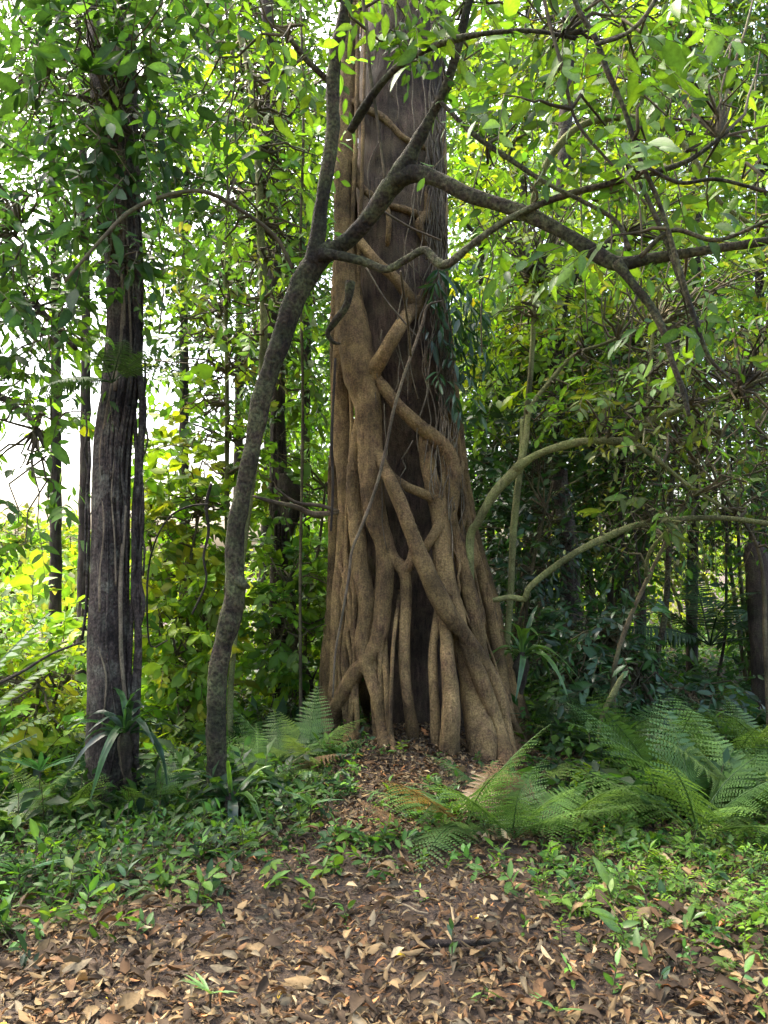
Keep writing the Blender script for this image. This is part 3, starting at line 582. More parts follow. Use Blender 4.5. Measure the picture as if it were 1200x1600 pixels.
plant('dark_trunk_tree', 'dark rough tree trunk hung with epiphytes and roots behind the leaning tree', 'tree', (438, 1100), 8.0,
  [('trunk', [(441, 1150, 15), (440, 1060, 14), (438, 950, 14), (437, 850, 14), (438, 760, 16), (436, 660, 13), (434, 560, 13), (428, 440, 12), (424, 300, 12), (420, 120, 11), (415, -60, 10)], 8.0, M_DARK),
   ('burl', [(445, 740, 12), (455, 775, 22), (452, 800, 18), (446, 830, 10)], 7.9, M_DARK)]
  + [('hanging_root', [(430 + 5 * k, 640 + 20 * k, 2), (428 + 6 * k, 760, 2), (431 + 5 * k, 900, 2), (430 + 6 * k, 1060, 2)], 7.85, M_VINETREE) for k in range(4)],
  [(300, 560, 300, 640, 7.6, 9.5, 120), (260, 540, -60, 320, 7.2, 9.5, 70)], .14, ('deep', 'mid', 'dark', 'fresh'), LV1, 62, spray_len=.55, m=11, wide=.8)
plant('pole_tree', 'tall thin pale grey pole tree between the vine-wrapped trunk and leaning tree', 'tree', (405, 900), 6.3,
  [('trunk', [(362, 1100, 6), (368, 960, 6.5), (380, 840, 7), (398, 700, 8), (408, 590, 8), (413, 480, 8.5), (410, 370, 8.5), (404, 260, 8), (396, 160, 7), (382, 80, 6), (350, -20, 5)], 6.3, M_PALE)],
  [(300, 520, 60, 480, 5.8, 7.4, 60), (380, 520, 180, 560, 6, 7.5, 36)], .13, ('fresh', 'mid', 'lime'), LV1, 63, spray_len=.5, m=8)
plant('pole_tree', 'thinnest upright grey sapling beside the pole tree, bare below', 'tree', (352, 1000), 7.2,
  [('trunk', [(350, 1060, 4.5), (352, 900, 4.5), (356, 760, 5), (355, 600, 5), (352, 460, 4.5), (358, 330, 4), (362, 180, 3)], 7.2, M_PALE)],
  [(230, 430, 380, 800, 6.6, 8.2, 80)], .13, ('fresh', 'mid', 'fresh', 'olive'), LV1, 64, spray_len=.5, m=8, wide=1.3)
plant('slender_sapling', 'thin bare brown stem close to the left flank of the fig', 'sapling', (470, 900), 6.6,
  [('trunk', [(468, 1150, 3.5), (470, 900, 3.5), (473, 640, 3.5), (471, 400, 3.5), (473, 200, 3), (470, 0, 3)], 6.6, M_TWIG)], None, 0, (), None, 65)
plant('broken_stump', 'dark broken-off stump standing at the right in front of bright foliage', 'stump', (1195, 1090), 7.4,
  [('trunk', [(1200, 1150, 23), (1196, 1060, 20), (1190, 980, 17), (1184, 910, 16), (1178, 862, 16), (1172, 848, 8)], 7.4, M_DARK)], None, 0, (), None, 66)
for k, (x, y0, x1, r, Y, lab) in enumerate(((985, 1080, 955, 7, 9.5, 'thin dark crooked trunk left of the bright gap'), (1005, 1060, 975, 3, 9.0, 'wiry dark stem beside the crooked trunk'), (948, 1060, 962, 4, 10, 'dark straight stem behind the arching boughs'), (925, 1060, 905, 6, 10.5, 'dim trunk in the shade beyond the grey forest tree'), (838, 1030, 846, 5, 9.6, 'dim thin trunk in the shade right of the fig'), (1032, 1050, 1062, 6, 7.6, 'mossy thin trunk forking beside the bright gap'), (1120, 1080, 1145, 3, 9.0, 'wiry stem between the bright gap and the stump'))):
    n = 7; rg = np.random.default_rng(k + 70)
    plant('slender_tree', lab, 'tree', (x, y0), Y, [('trunk', [(x + (x1 - x) * s / 6 + rg.normal(0, 6), y0 - 90 * s, r * (1 - .07 * s)) for s in range(n)], Y, M_DARK if k != 5 else M_MOSS)],
          [(x1 - 110, x1 + 110, 430, 700, Y - .8, Y + .8, 50)], .12, ('dark', 'deep', 'mid', 'olive'), LV1, 80 + k, group='thin trunks in the right understorey', spray_len=.45, m=8)

# -- shrubs and far trees: (name, label, base px, Y, regions, leaf, colours, seed)
def shrub(name, label, x, y, Y, regions, L, cols, seed, tpl=LV1, nst=5, **kw):
    rg = np.random.default_rng(seed); st = []
    for k in range(nst):
        r = regions[k % len(regions)]; tx = rg.uniform(r[0], r[1]); ty = rg.uniform(r[2], (r[2] + r[3]) / 2)
        bx = x + rg.normal(0, 8 if name != 'twiggy_bush' else 110)
        st.append(('stem', [(bx, y + 25, 3.5), (bx + (tx - bx) * .3 + rg.normal(0, 8), y + (ty - y) * .4, 3), (bx + (tx - bx) * .65 + rg.normal(0, 8), y + (ty - y) * .7, 2.5), (tx, ty, 1.5)], (Y, float(rg.uniform(r[4], r[5]))), M_TWIG))
    plant(name, label, 'shrub', (x, y), Y, st, regions, L, cols, tpl, seed, **kw)
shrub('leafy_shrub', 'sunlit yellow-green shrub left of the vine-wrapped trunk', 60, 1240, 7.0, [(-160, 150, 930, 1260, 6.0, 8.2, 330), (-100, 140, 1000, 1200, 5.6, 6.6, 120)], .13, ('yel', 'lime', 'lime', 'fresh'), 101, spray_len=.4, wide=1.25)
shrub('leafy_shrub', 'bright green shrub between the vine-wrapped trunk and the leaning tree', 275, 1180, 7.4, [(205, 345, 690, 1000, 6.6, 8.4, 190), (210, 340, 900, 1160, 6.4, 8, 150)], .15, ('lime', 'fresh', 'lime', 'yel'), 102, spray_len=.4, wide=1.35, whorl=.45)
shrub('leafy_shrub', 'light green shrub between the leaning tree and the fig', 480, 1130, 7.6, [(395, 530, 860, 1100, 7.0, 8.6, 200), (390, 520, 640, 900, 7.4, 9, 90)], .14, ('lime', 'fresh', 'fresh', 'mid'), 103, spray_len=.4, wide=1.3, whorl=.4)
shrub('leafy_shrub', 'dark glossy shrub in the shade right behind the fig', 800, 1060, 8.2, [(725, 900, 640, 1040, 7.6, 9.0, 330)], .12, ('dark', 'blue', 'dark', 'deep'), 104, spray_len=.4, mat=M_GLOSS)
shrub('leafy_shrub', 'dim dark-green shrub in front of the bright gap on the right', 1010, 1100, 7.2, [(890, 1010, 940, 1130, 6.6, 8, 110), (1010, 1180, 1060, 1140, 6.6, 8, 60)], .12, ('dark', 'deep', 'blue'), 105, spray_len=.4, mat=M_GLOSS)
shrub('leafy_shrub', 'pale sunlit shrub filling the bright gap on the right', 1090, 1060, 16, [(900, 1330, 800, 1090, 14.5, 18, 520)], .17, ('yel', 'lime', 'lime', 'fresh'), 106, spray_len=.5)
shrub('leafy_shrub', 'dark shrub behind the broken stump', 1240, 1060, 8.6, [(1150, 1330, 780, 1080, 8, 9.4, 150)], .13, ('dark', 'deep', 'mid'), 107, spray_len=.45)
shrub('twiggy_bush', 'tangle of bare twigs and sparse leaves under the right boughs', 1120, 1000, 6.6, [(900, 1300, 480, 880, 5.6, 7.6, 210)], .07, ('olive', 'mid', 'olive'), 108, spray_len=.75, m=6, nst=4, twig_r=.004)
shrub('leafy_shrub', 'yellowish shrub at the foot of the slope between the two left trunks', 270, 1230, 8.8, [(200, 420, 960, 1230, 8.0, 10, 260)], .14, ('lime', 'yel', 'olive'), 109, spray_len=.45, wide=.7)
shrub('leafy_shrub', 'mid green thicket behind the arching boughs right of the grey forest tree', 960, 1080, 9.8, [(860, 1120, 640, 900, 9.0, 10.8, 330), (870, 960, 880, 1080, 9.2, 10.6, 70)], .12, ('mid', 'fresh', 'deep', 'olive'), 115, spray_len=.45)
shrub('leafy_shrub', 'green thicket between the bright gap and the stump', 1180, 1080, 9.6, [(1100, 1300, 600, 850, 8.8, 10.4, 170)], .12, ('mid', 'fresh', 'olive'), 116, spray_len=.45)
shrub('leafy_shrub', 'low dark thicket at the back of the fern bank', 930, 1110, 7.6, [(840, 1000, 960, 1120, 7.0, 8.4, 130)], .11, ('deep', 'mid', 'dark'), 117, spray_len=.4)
# hanging sprays against the white sky on the left
plant('pendulous_tree', 'tree at the left edge with sparse drooping leaf sprays against the white sky', 'tree', (-150, 1200), 6.6,
  [('trunk', [(-190, 1260, 24), (-175, 1000, 21), (-150, 700, 19), (-140, 400, 17), (-120, 100, 14)], 6.6, M_VINETREE), ('branch', [(-145, 520, 9), (-60, 480, 6), (40, 470, 5), (120, 545, 4)], (6.6, 5.8), M_DARK), ('branch', [(-150, 640, 8), (-60, 600, 6), (30, 640, 4), (70, 700, 3)], (6.6, 6.0), M_DARK)],
  [(-120, 150, 520, 680, 5.4, 7, 26), (-80, 100, 660, 800, 5.6, 6.6, 10), (-160, 160, 380, 560, 5.4, 7, 80), (20, 130, 760, 850, 5.6, 6.2, 5), (-140, 20, 700, 960, 5.6, 7, 26)], .15, ('deep', 'mid', 'fresh'), LV2, 111, spray_len=.55, m=8, droop=.7, ldroop=.5, indiv=200)
def far_tree(label, x, yb, Y, top, halfw, seed, cols, L=.2, n=260, name='background_tree', ybot=None, r=9):
    rg = np.random.default_rng(seed); yb2 = ybot or (yb - .35 * (yb - top))
    st = [('trunk', [(x + rg.normal(0, 6), yb + 20, r), (x + rg.normal(0, 8), (yb + top) / 2, r * .75), (x + rg.normal(0, 10), top, r * .3)], Y, M_DARK)]
    for k in range(4):
        y0 = yb + (top - yb) * rg.uniform(.4, .8); st.append(('limb', [(x, y0, r * .4), (x + rg.uniform(-.5, .5) * halfw, y0 - 40, r * .3), (x + rg.uniform(-.9, .9) * halfw, y0 - 90, r * .15)], Y, M_DARK))
    m = (top + yb2) / 2
    plant(name, label, 'tree', (x, yb), Y, st, [(x - halfw, x + halfw, top, yb2, Y - halfw * Y / FPX * .8, Y + halfw * Y / FPX * .8, n), (x - halfw * .6, x + halfw * .7, top - 40, m, Y - 1, Y + 1, n // 3)], L, cols, LV0, seed, group='trees behind the fig', spray_len=.7, m=10, wide=(.75, 1.0, 1.3)[seed % 3])
far_tree('fine-leaved tree above the bright shrub between the left trunks', 290, 1000, 11, 120, 110, 121, ('mid', 'fresh', 'deep'), .15, 300, ybot=640)
far_tree('pale green tree crown beyond the pole trees', 380, 1000, 13, -60, 130, 122, ('fresh', 'mid', 'lime'), .17, 290, ybot=420)
far_tree('green tree crown just left of the fig trunk', 480, 1000, 11.5, 160, 75, 123, ('fresh', 'lime', 'mid'), .18, 340, ybot=880)
far_tree('dark-crowned tree on the far left above the valley', 90, 950, 13, -40, 170, 124, ('deep', 'mid', 'fresh'), .17, 330, ybot=450)
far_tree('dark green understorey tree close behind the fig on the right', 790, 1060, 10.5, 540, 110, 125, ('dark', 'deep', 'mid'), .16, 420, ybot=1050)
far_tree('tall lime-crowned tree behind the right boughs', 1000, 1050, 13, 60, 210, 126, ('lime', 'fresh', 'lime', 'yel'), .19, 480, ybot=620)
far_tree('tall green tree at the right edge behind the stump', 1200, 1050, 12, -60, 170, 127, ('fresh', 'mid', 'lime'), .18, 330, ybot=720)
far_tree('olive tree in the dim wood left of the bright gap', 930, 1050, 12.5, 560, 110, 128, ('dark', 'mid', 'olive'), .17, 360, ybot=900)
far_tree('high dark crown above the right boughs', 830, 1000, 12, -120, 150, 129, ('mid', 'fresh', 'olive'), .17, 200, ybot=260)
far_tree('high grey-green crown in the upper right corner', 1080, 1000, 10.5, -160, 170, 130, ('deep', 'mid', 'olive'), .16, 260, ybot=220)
far_tree('small-leaved tree crown filling the gap beside the right edge of the fig', 745, 1050, 12, 60, 70, 131, ('fresh', 'mid', 'lime'), .14, 300, ybot=620)
far_tree('fine-leaved high crown above the vine-wrapped trunk', 130, 1000, 11, -200, 170, 132, ('mid', 'fresh', 'deep'), .14, 330, ybot=230)
far_tree('fine-leaved high crown above the leaning tree', 420, 1000, 12, -200, 120, 133, ('mid', 'fresh'), .14, 230, ybot=120)
far_tree('fine-leaved high crown above the arched liana', 960, 1000, 12.5, -220, 220, 134, ('mid', 'fresh', 'olive'), .14, 380, ybot=200)
for k, (x, y, Y, hw) in enumerate(((20, 905, 24, 50), (75, 900, 30, 40), (120, 915, 22, 36), (-60, 890, 27, 60))):
    far_tree(('rounded pale tree in the valley at the left edge', 'small hazy tree far down the valley', 'yellowish tree in the valley beside the vine-wrapped trunk', 'broad valley tree beyond the left edge frond')[k], x, y + 80, Y, y - 60, hw, 140 + k, ('fresh', 'lime', 'yel') if k == 2 else ('fresh', 'olive'), .3, 130, r=4)

def woodland():
    rng = np.random.default_rng(77); acc = Acc()
    for (x0, x1, y0, y1, Y0, Y1, n, cols) in ((-300, 520, 860, 1130, 12, 30, 9000, ('lime', 'fresh', 'olive')), (420, 620, 500, 1100, 13, 22, 5000, ('fresh', 'mid')), (700, 1500, 820, 1080, 19, 30, 7000, ('lime', 'fresh', 'yel')), (650, 1500, 380, 820, 19, 28, 12000, ('mid', 'deep', 'fresh')), (700, 1500, 60, 500, 15, 24, 6000, ('fresh', 'lime', 'mid'))):
        Y = rng.uniform(Y0, Y1, n); P = at(rng.uniform(x0, x1, n), rng.uniform(y0, y1, n), Y)
        P = P[P[:, 2] > H(P[:, 0], P[:, 1])]; n = len(P)
        D = rng.normal(0, 1, (n, 3)); D[:, 2] -= .5; N = rng.normal(0, .6, (n, 3)) + np.array((0, 0, 1.))
        V, T, C = scatter(LV0, P, D, N, rng.uniform(.2, .42, n), palette(cols, n, rng), rng); acc.add(V, T, C)
    V, T, C = acc.get()
    tag(part('distant_woodland', V, T, M_LEAF, None, C), 'mass of far foliage closing the view behind the trees', kind='stuff')
woodland()

# ================================================================== ferns
def frond_mesh(np_, plen, bip, seed, mat, col, arch=.45, wid=.55, name='frond'):
    """unit-length frond along +X, arching down; bip: pinnules per side of a pinna (0 = plain pinnae)"""
    rng = np.random.default_rng(seed); acc = Acc(); t0 = .16
    def curve(t): return np.stack([t * (1 - .12 * arch * t), 0 * t, .18 * t - arch * t * t], -1)
    s = np.linspace(0, 1, 12); c = curve(s)
    V, T = thin_tubes(c[None], (.008 * (1 - .75 * s))[None], 4); acc.add(V, T, np.array(col) * .8)
    for k in range(np_):
        t = t0 + (1 - t0) * (k + .5) / np_; o = curve(np.array([t]))[0]; tg = nrm(curve(np.array([t + .02]))[0] - o)
        q = (t - t0) / (1 - t0); ln = plen * wid * min(1, (q + .18) / .4) * (1 - q ** 1.7) + .02
        for sd in (-1, 1):
            S = np.array((0, sd, 0.)); N = nrm(np.cross(tg, S)) * sd
            d = nrm(S + tg * .38 + np.array((0, 0, -.12)) + rng.normal(0, .05, 3)); w = np.cross(N, d)
            cc = np.array(col) * math.exp(rng.normal(0, .12)); dr = rng.uniform(.1, .3)
            if not bip:
                hw = .42 * (1 - t0) / np_; u = np.array((0, .3, .7, 1)); ww = hw * np.array((.7, 1, .75, .05))
                cen = o + d * ln * u[:, None] - np.array((0, 0, 1.)) * (dr * ln * u ** 2)[:, None]
                V = np.concatenate([cen - w * ww[:, None], cen + w * ww[:, None]])
                T = np.concatenate([[(i, i + 1, i + 5), (i, i + 5, i + 4)] for i in range(3)]); acc.add(V, T, cc)
            else:
                n = max(3, int(bip * (ln / (plen * wid)) + .5)); u = (np.arange(n) + .5) / n
                cen = o + d * ln * u[:, None] - np.array((0, 0, 1.)) * (dr * ln * u ** 2)[:, None]
                pl = ln * .14 * (1 - u ** 1.5 * .75); hw = ln / n * .40
                for s2 in (-1, 1):
                    e = nrm(w * s2 + d * .45 + np.array((0, 0, -.1)))
                    a = cen - d * hw * .8; b = cen + d * hw * .8; tip = cen + e * pl[:, None]; mid = cen + e * pl[:, None] * .55
                    V = np.stack([a, mid - d * hw, tip, mid + d * hw, b], 1).reshape(-1, 3)
                    b5 = np.arange(n)[:, None, None] * 5; T = (np.array([(0, 1, 4), (1, 3, 4), (1, 2, 3)])[None] + b5).reshape(-1, 3); acc.add(V, T, cc)
    V, T, C = acc.get(); return mk_mesh(name, V, T, mat, C, smooth=False)
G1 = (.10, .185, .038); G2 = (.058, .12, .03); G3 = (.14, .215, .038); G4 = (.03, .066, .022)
FR = {k: [frond_mesh(18, .48, 12, 10 * i + s, M_FERN, c, .25 + .12 * s) for s in range(3)] for i, (k, c) in enumerate((('mid', G2), ('fresh', G1), ('lime', G3), ('dark', G4), ('dead', (.16, .10, .045))))}
FP = {k: [frond_mesh(34, .3, 0, 70 + 10 * i + s, M_FERN, c, .25 + .15 * s) for s in range(3)] for i, (k, c) in enumerate((('mid', G2), ('fresh', G1), ('lime', G3), ('dark', G4)))}
def place(me, parent, base, az, el, size, roll=0, name='frond'):
    R = Matrix.Rotation(az, 4, 'Z') @ Matrix.Rotation(-el, 4, 'Y') @ Matrix.Rotation(roll, 4, 'X') @ Matrix.Scale(size, 4)
    r = np.array(base) - np.array(parent.location)
    return obj(name, me, parent, Matrix.Translation(r.tolist()) @ R)
FERN_N = 0
def fern(px, py, Y, n, size, fam, label, lib=FR, el=(.25, 1.0), azr=(0, 6.283), h=0., seed=None, group=None, name='fern'):
    global FERN_N; FERN_N += 1; rng = np.random.default_rng(seed or 300 + FERN_N)
    if Y is None: p = ground_at(px, py)
    else: p = at(px, py, Y)
    if h == 0 and Y is not None: p[2] = H(p[0], p[1])
    t = thing(name, label, 'fern', p.tolist(), group)
    for k in range(n):
        az = azr[0] + (azr[1] - azr[0]) * (k + rng.uniform(.2, .8)) / n
        f = fam[int(rng.integers(0, len(fam)))]
        if lib is FR and rng.random() < .04: f = 'dead'
        place(lib[f][int(rng.integers(0, 3))], t, p + np.array((0, 0, .01)), az, rng.uniform(*el), size * rng.uniform(.75, 1.15), rng.normal(0, .25))
    return t
for a in (
    (725, 1300, 8, .75, ('fresh', 'mid'), 'bright feathery fern low in front of the fig, left side of its clump'),
    (800, 1315, 9, .8, ('mid', 'fresh'), 'largest feathery fern spreading over the litter in front of the fig'),
    (885, 1295, 8, .75, ('mid', 'fresh'), 'feathery fern at the right end of the clump before the fig'),
    (850, 1240, 4, .55, ('fresh', 'lime'), 'light fern beside the right foot of the fig roots'),
    (760, 1250, 4, .5, ('mid', 'fresh'), 'small fern close to the fig buttress root'),
    (640, 1310, 4, .4, ('mid', 'dark'), 'small dim fern on the litter left of the feathery clump'),
    (1090, 1310, 10, .95, ('mid', 'fresh'), 'big arching fern in the right-hand fern bank, at its front'),
    (1180, 1290, 10, 1.0, ('fresh', 'lime'), 'pale arching fern at the outer edge of the fern bank'),
    (1040, 1250, 9, .9, ('mid',), 'mid green fern at the left of the right-hand fern bank'),
    (1140, 1235, 10, 1.05, ('lime', 'fresh'), 'tall light green fern in the middle of the fern bank'),
    (1200, 1210, 9, 1.0, ('fresh', 'mid'), 'upright fern at the back of the fern bank'),
    (1270, 1270, 9, 1.0, ('mid', 'fresh'), 'arching fern beyond the pale fern of the fern bank'),
    (1330, 1230, 8, 1.0, ('fresh', 'mid'), 'outermost fern of the fern bank, past the broken stump'),
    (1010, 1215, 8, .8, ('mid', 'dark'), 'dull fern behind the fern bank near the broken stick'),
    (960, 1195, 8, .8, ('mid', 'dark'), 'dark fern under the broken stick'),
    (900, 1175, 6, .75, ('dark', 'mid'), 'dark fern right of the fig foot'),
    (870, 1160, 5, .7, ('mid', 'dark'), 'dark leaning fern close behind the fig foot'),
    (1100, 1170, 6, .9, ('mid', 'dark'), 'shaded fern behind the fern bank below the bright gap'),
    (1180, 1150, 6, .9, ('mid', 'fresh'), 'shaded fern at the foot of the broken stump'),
    (440, 1215, 9, .75, ('fresh', 'mid'), 'soft pale fern between the leaning tree and the fig'),
    (480, 1195, 7, .6, ('lime', 'fresh'), 'yellow-green fern by the left foot of the fig'),
    (400, 1240, 5, .6, ('mid', 'fresh'), 'green fern beside the base of the leaning tree'),
    (290, 1265, 6, .65, ('mid', 'dark'), 'dark feathery fern between the two left trunks'),
    (240, 1290, 5, .55, ('mid', 'fresh'), 'fern at the right foot of the vine-wrapped trunk'),
    (110, 1290, 5, .6, ('fresh', 'lime'), 'bright fern at the left foot of the vine-wrapped trunk'),
    (20, 1310, 5, .7, ('mid', 'fresh'), 'fern at the left edge among the dark undergrowth')):
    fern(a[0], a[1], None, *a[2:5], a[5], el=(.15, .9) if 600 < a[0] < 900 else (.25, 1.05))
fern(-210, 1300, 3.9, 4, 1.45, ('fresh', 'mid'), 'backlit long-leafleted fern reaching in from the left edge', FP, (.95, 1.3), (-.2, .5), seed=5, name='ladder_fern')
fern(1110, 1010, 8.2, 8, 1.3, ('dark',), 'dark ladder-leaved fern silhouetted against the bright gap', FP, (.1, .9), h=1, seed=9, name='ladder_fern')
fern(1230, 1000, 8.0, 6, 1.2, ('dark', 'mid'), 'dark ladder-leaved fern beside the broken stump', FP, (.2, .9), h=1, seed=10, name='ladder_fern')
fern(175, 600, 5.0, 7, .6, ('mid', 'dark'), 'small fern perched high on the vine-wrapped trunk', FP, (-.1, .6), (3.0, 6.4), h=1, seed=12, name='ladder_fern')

# bird's nest ferns: strap leaves
def strap_mesh(col, seed, w=.055, arch=.6):
    rng = np.random.default_rng(seed); t = np.linspace(0, 1, 11); half = w * np.sin(np.pi * np.clip(t, .04, .985) ** .75) ** .6
    x = t * (1 - .25 * arch * t); z = .75 * t - arch * 1.5 * t ** 2.1; rip = .012 * np.sin(t * 40 + rng.uniform(0, 6))
    V = np.stack([np.stack([x, -half, z + .35 * half + rip], -1), np.stack([x, 0 * x, z], -1), np.stack([x, half, z + .35 * half - rip], -1)], 1).reshape(-1, 3)
    T = []
    for i in range(10):
        for s in (0, 1):
            o = 3 * i + s; T += [(o, o + 1, o + 4), (o, o + 4, o + 3)]
    C = np.tile(np.array(col), (len(V), 1)); C[1::3] *= .55
    return mk_mesh('strap_leaf', V, np.array(T), M_GLOSS, C)
ST = {k: [strap_mesh(c, i * 5 + s, .036 + .009 * s, .35 + .22 * s) for s in range(4)] for i, (k, c) in enumerate((('dark', (.022, .055, .026)), ('mid', (.045, .115, .03)), ('lime', (.10, .2, .035))))}
def nest(px, py, Y, n, size, fam, label, seed, ground=False, elr=(-.45, .85)):
    rng = np.random.default_rng(seed); p = at(px, py, Y)
    if ground: p[2] = H(p[0], p[1]) + .12
    t = thing('birds_nest_fern', label, 'fern', p.tolist())
    pts = np.array([p + (0, 0, .06), p + (0, .0, -.04), p + (0, .02, -.16), p + (0, .03, -.3 if not ground else -.2)])
    V, T, _, _ = tube(pts, np.array((.05, .085, .07, .02)) * size * 1.4, 10, .02, .35, seed, freq=40); part('root_mass', V, T, M_DARK, t)
    for k in range(n):
        az = 2.4 * k + rng.uniform(-.3, .3); el = rng.uniform(*elr)
        place(ST[fam[k % len(fam)]][int(rng.integers(0, 4))], t, p, az, el, size * rng.uniform(.75, 1.2), rng.normal(0, .2), 'strap_leaf')
nest(196, 1150, 4.95, 24, .45, ('dark', 'dark', 'mid'), "bird's nest fern with dark strap leaves growing on the vine-wrapped trunk", 3)
nest(362, 1215, 4.75, 14, .42, ('mid', 'dark', 'lime'), "strap-leaved bird's nest fern at the base of the leaning tree", 4, True)
nest(815, 1030, 6.5, 16, .52, ('lime', 'lime', 'mid'), "pale bird's nest fern perched on a post behind the right side of the fig", 6, False, (-.1, 1.1))
nest(455, 795, 7.8, 7, .45, ('mid', 'dark'), "small strap-leaved fern on the burl of the dark trunk", 7)
nest(480, 1130, 7.0, 8, .5, ('mid', 'lime'), "pale strap-leaved fern behind the left foot of the fig", 8, True)

# ================================================================== lianas and sticks
def single(name, label, cat, pts, Y, mat, seed=0, group=None, sides=8):
    V, T, P, _ = pxtube(pts, Y, sides=sides, step=.04, rough=.12, seed=seed)
    b = P[-1]; o = obj(name, mk_mesh(name, V - b, T, mat)); o.location = b; tag(o, label, cat, group); return o
single('liana', 'pale thin liana trailing diagonally down the front of the fig', 'liana', [(690, 470, 1.2), (668, 478, 2.2), (660, 505, 2.2), (645, 548, 2.2), (630, 590, 2.4), (614, 645, 2.6), (603, 700, 2.6), (588, 760, 2.6), (566, 820, 2.6), (550, 860, 2.4), (545, 900, 2.2), (535, 960, 2), (524, 1020, 1.8), (520, 1090, 1.4)], (5.95, 5.85), M_VINE, 1)
single('liana', 'straight fine liana from the lower bough to the pale one', 'liana', [(626, 424, 2), (632, 470, 2), (638, 510, 2), (642, 556, 2)], (5.0, 5.9), M_VINE, 2)
single('liana', 'taut fine vine slanting across the upper fig trunk', 'liana', [(572, 418, 1.5), (600, 465, 1.5), (622, 492, 1.5), (655, 530, 1.2)], 6.0, M_VINE, 3)
single('liana', 'dry bent twig vine crossing the fig below the fork', 'liana', [(590, 325, 2), (640, 355, 2), (668, 367, 1.8), (690, 376, 1.5)], 5.9, M_VINE, 4)
single('liana', 'dark wavy liana hanging beside the left edge of the fig', 'liana', [(524, 560, 2), (521, 620, 2), (518, 690, 2.5), (520, 760, 2), (517, 830, 2)], 5.9, M_DARK, 5)
single('liana', 'curved dark liana looping beside the vine-wrapped trunk', 'liana', [(330, 755, 2.6), (322, 790, 2.6), (326, 830, 2.4), (318, 870, 2), (322, 910, 1.8), (300, 960, 1.5)], 5.6, M_DARK, 6)
single('liana', 'thin dark liana arched from the loop down to the undergrowth', 'liana', [(325, 788, 1.6), (300, 790, 1.7), (268, 805, 1.7), (245, 840, 1.7), (232, 890, 1.6), (230, 960, 1.5), (236, 1010, 1.3), (262, 1000, 1)], 5.5, M_DARK, 7)
single('fallen_branch', 'bare dead branch poking left from the fig across the dark trunk', 'branch', [(395, 775, 2), (430, 785, 3.5), (462, 792, 4), (490, 803, 4.5), (530, 800, 4)], (6.2, 6.4), M_VINE, 8)
single('fallen_branch', 'thinner dead branch forking above the first beside the fig', 'branch', [(430, 762, 1.5), (462, 785, 2.5), (500, 790, 3), (530, 800, 3)], (6.1, 6.4), M_VINE, 9)
single('broken_stick', 'pale broken mossy stick stuck in the ferns right of the fig', 'stick', [(974, 1052, 1), (969, 1062, 4), (958, 1085, 5.5), (945, 1110, 4.5), (937, 1135, 3), (935, 1165, 2), (945, 1200, 1.5), (962, 1240, 1.5)], 6.0, M_PALE, 10)
single('thin_branch', 'thin dark branch slanting from the left edge to the vine-wrapped trunk', 'branch', [(-40, 1085, 2.5), (30, 1052, 2.5), (80, 1022, 2), (132, 1002, 2)], 4.9, M_DARK, 11)
rg = np.random.default_rng(90)
for k in range(14):
    x = float(rg.choice([rg.uniform(740, 1190), rg.uniform(230, 520)])); y0 = rg.uniform(-100, 200); y1 = y0 + rg.uniform(250, 600); Y = rg.uniform(5.2, 8)
    single('hanging_vine', 'thin vine hanging straight down ' + ('among the right boughs' if x > 600 else 'between the left trunks'), 'vine', [(x + rg.normal(0, 8), y0 + (y1 - y0) * s / 5, rg.uniform(1, 1.8)) for s in range(6)], Y, M_TWIG, 200 + k, 'thin vines among the right boughs' if x > 600 else 'thin vines between the left trunks', 5)

def ground_stick(label, a, b, r, seed, mat=M_DARK):
    A = ground_at(*a); B = ground_at(*b); rng = np.random.default_rng(seed); n = 6; s = np.linspace(0, 1, n)[:, None]
    C = A * (1 - s) + B * s + rng.normal(0, .012, (n, 3)); C[:, 2] = H(C[:, 0], C[:, 1]) + r + .02
    V, T, _, _ = tube(C, np.linspace(r, r * .7, n), 8, .03, .15, seed); o = obj('fallen_stick', mk_mesh('fallen_stick', V - C[0], T, mat)); o.location = C[0]; tag(o, label, 'stick')
ground_stick('thick dark fallen stick lying level on the open litter', (640, 1495), (778, 1488), .016, 1)
ground_stick('thin pale twig lying on the litter by the thick stick', (600, 1415), (670, 1440), .006, 2, M_VINE)
ground_stick('thin twig on the litter under the fern clump', (880, 1390), (1010, 1380), .006, 3, M_VINE)
ground_stick('bent twig on the litter left of the thick stick', (480, 1300), (530, 1260), .006, 4, M_DARK)
ground_stick('twig leaning in the litter at the foot of the fig', (640, 1165), (672, 1140), .006, 5, M_VINE)

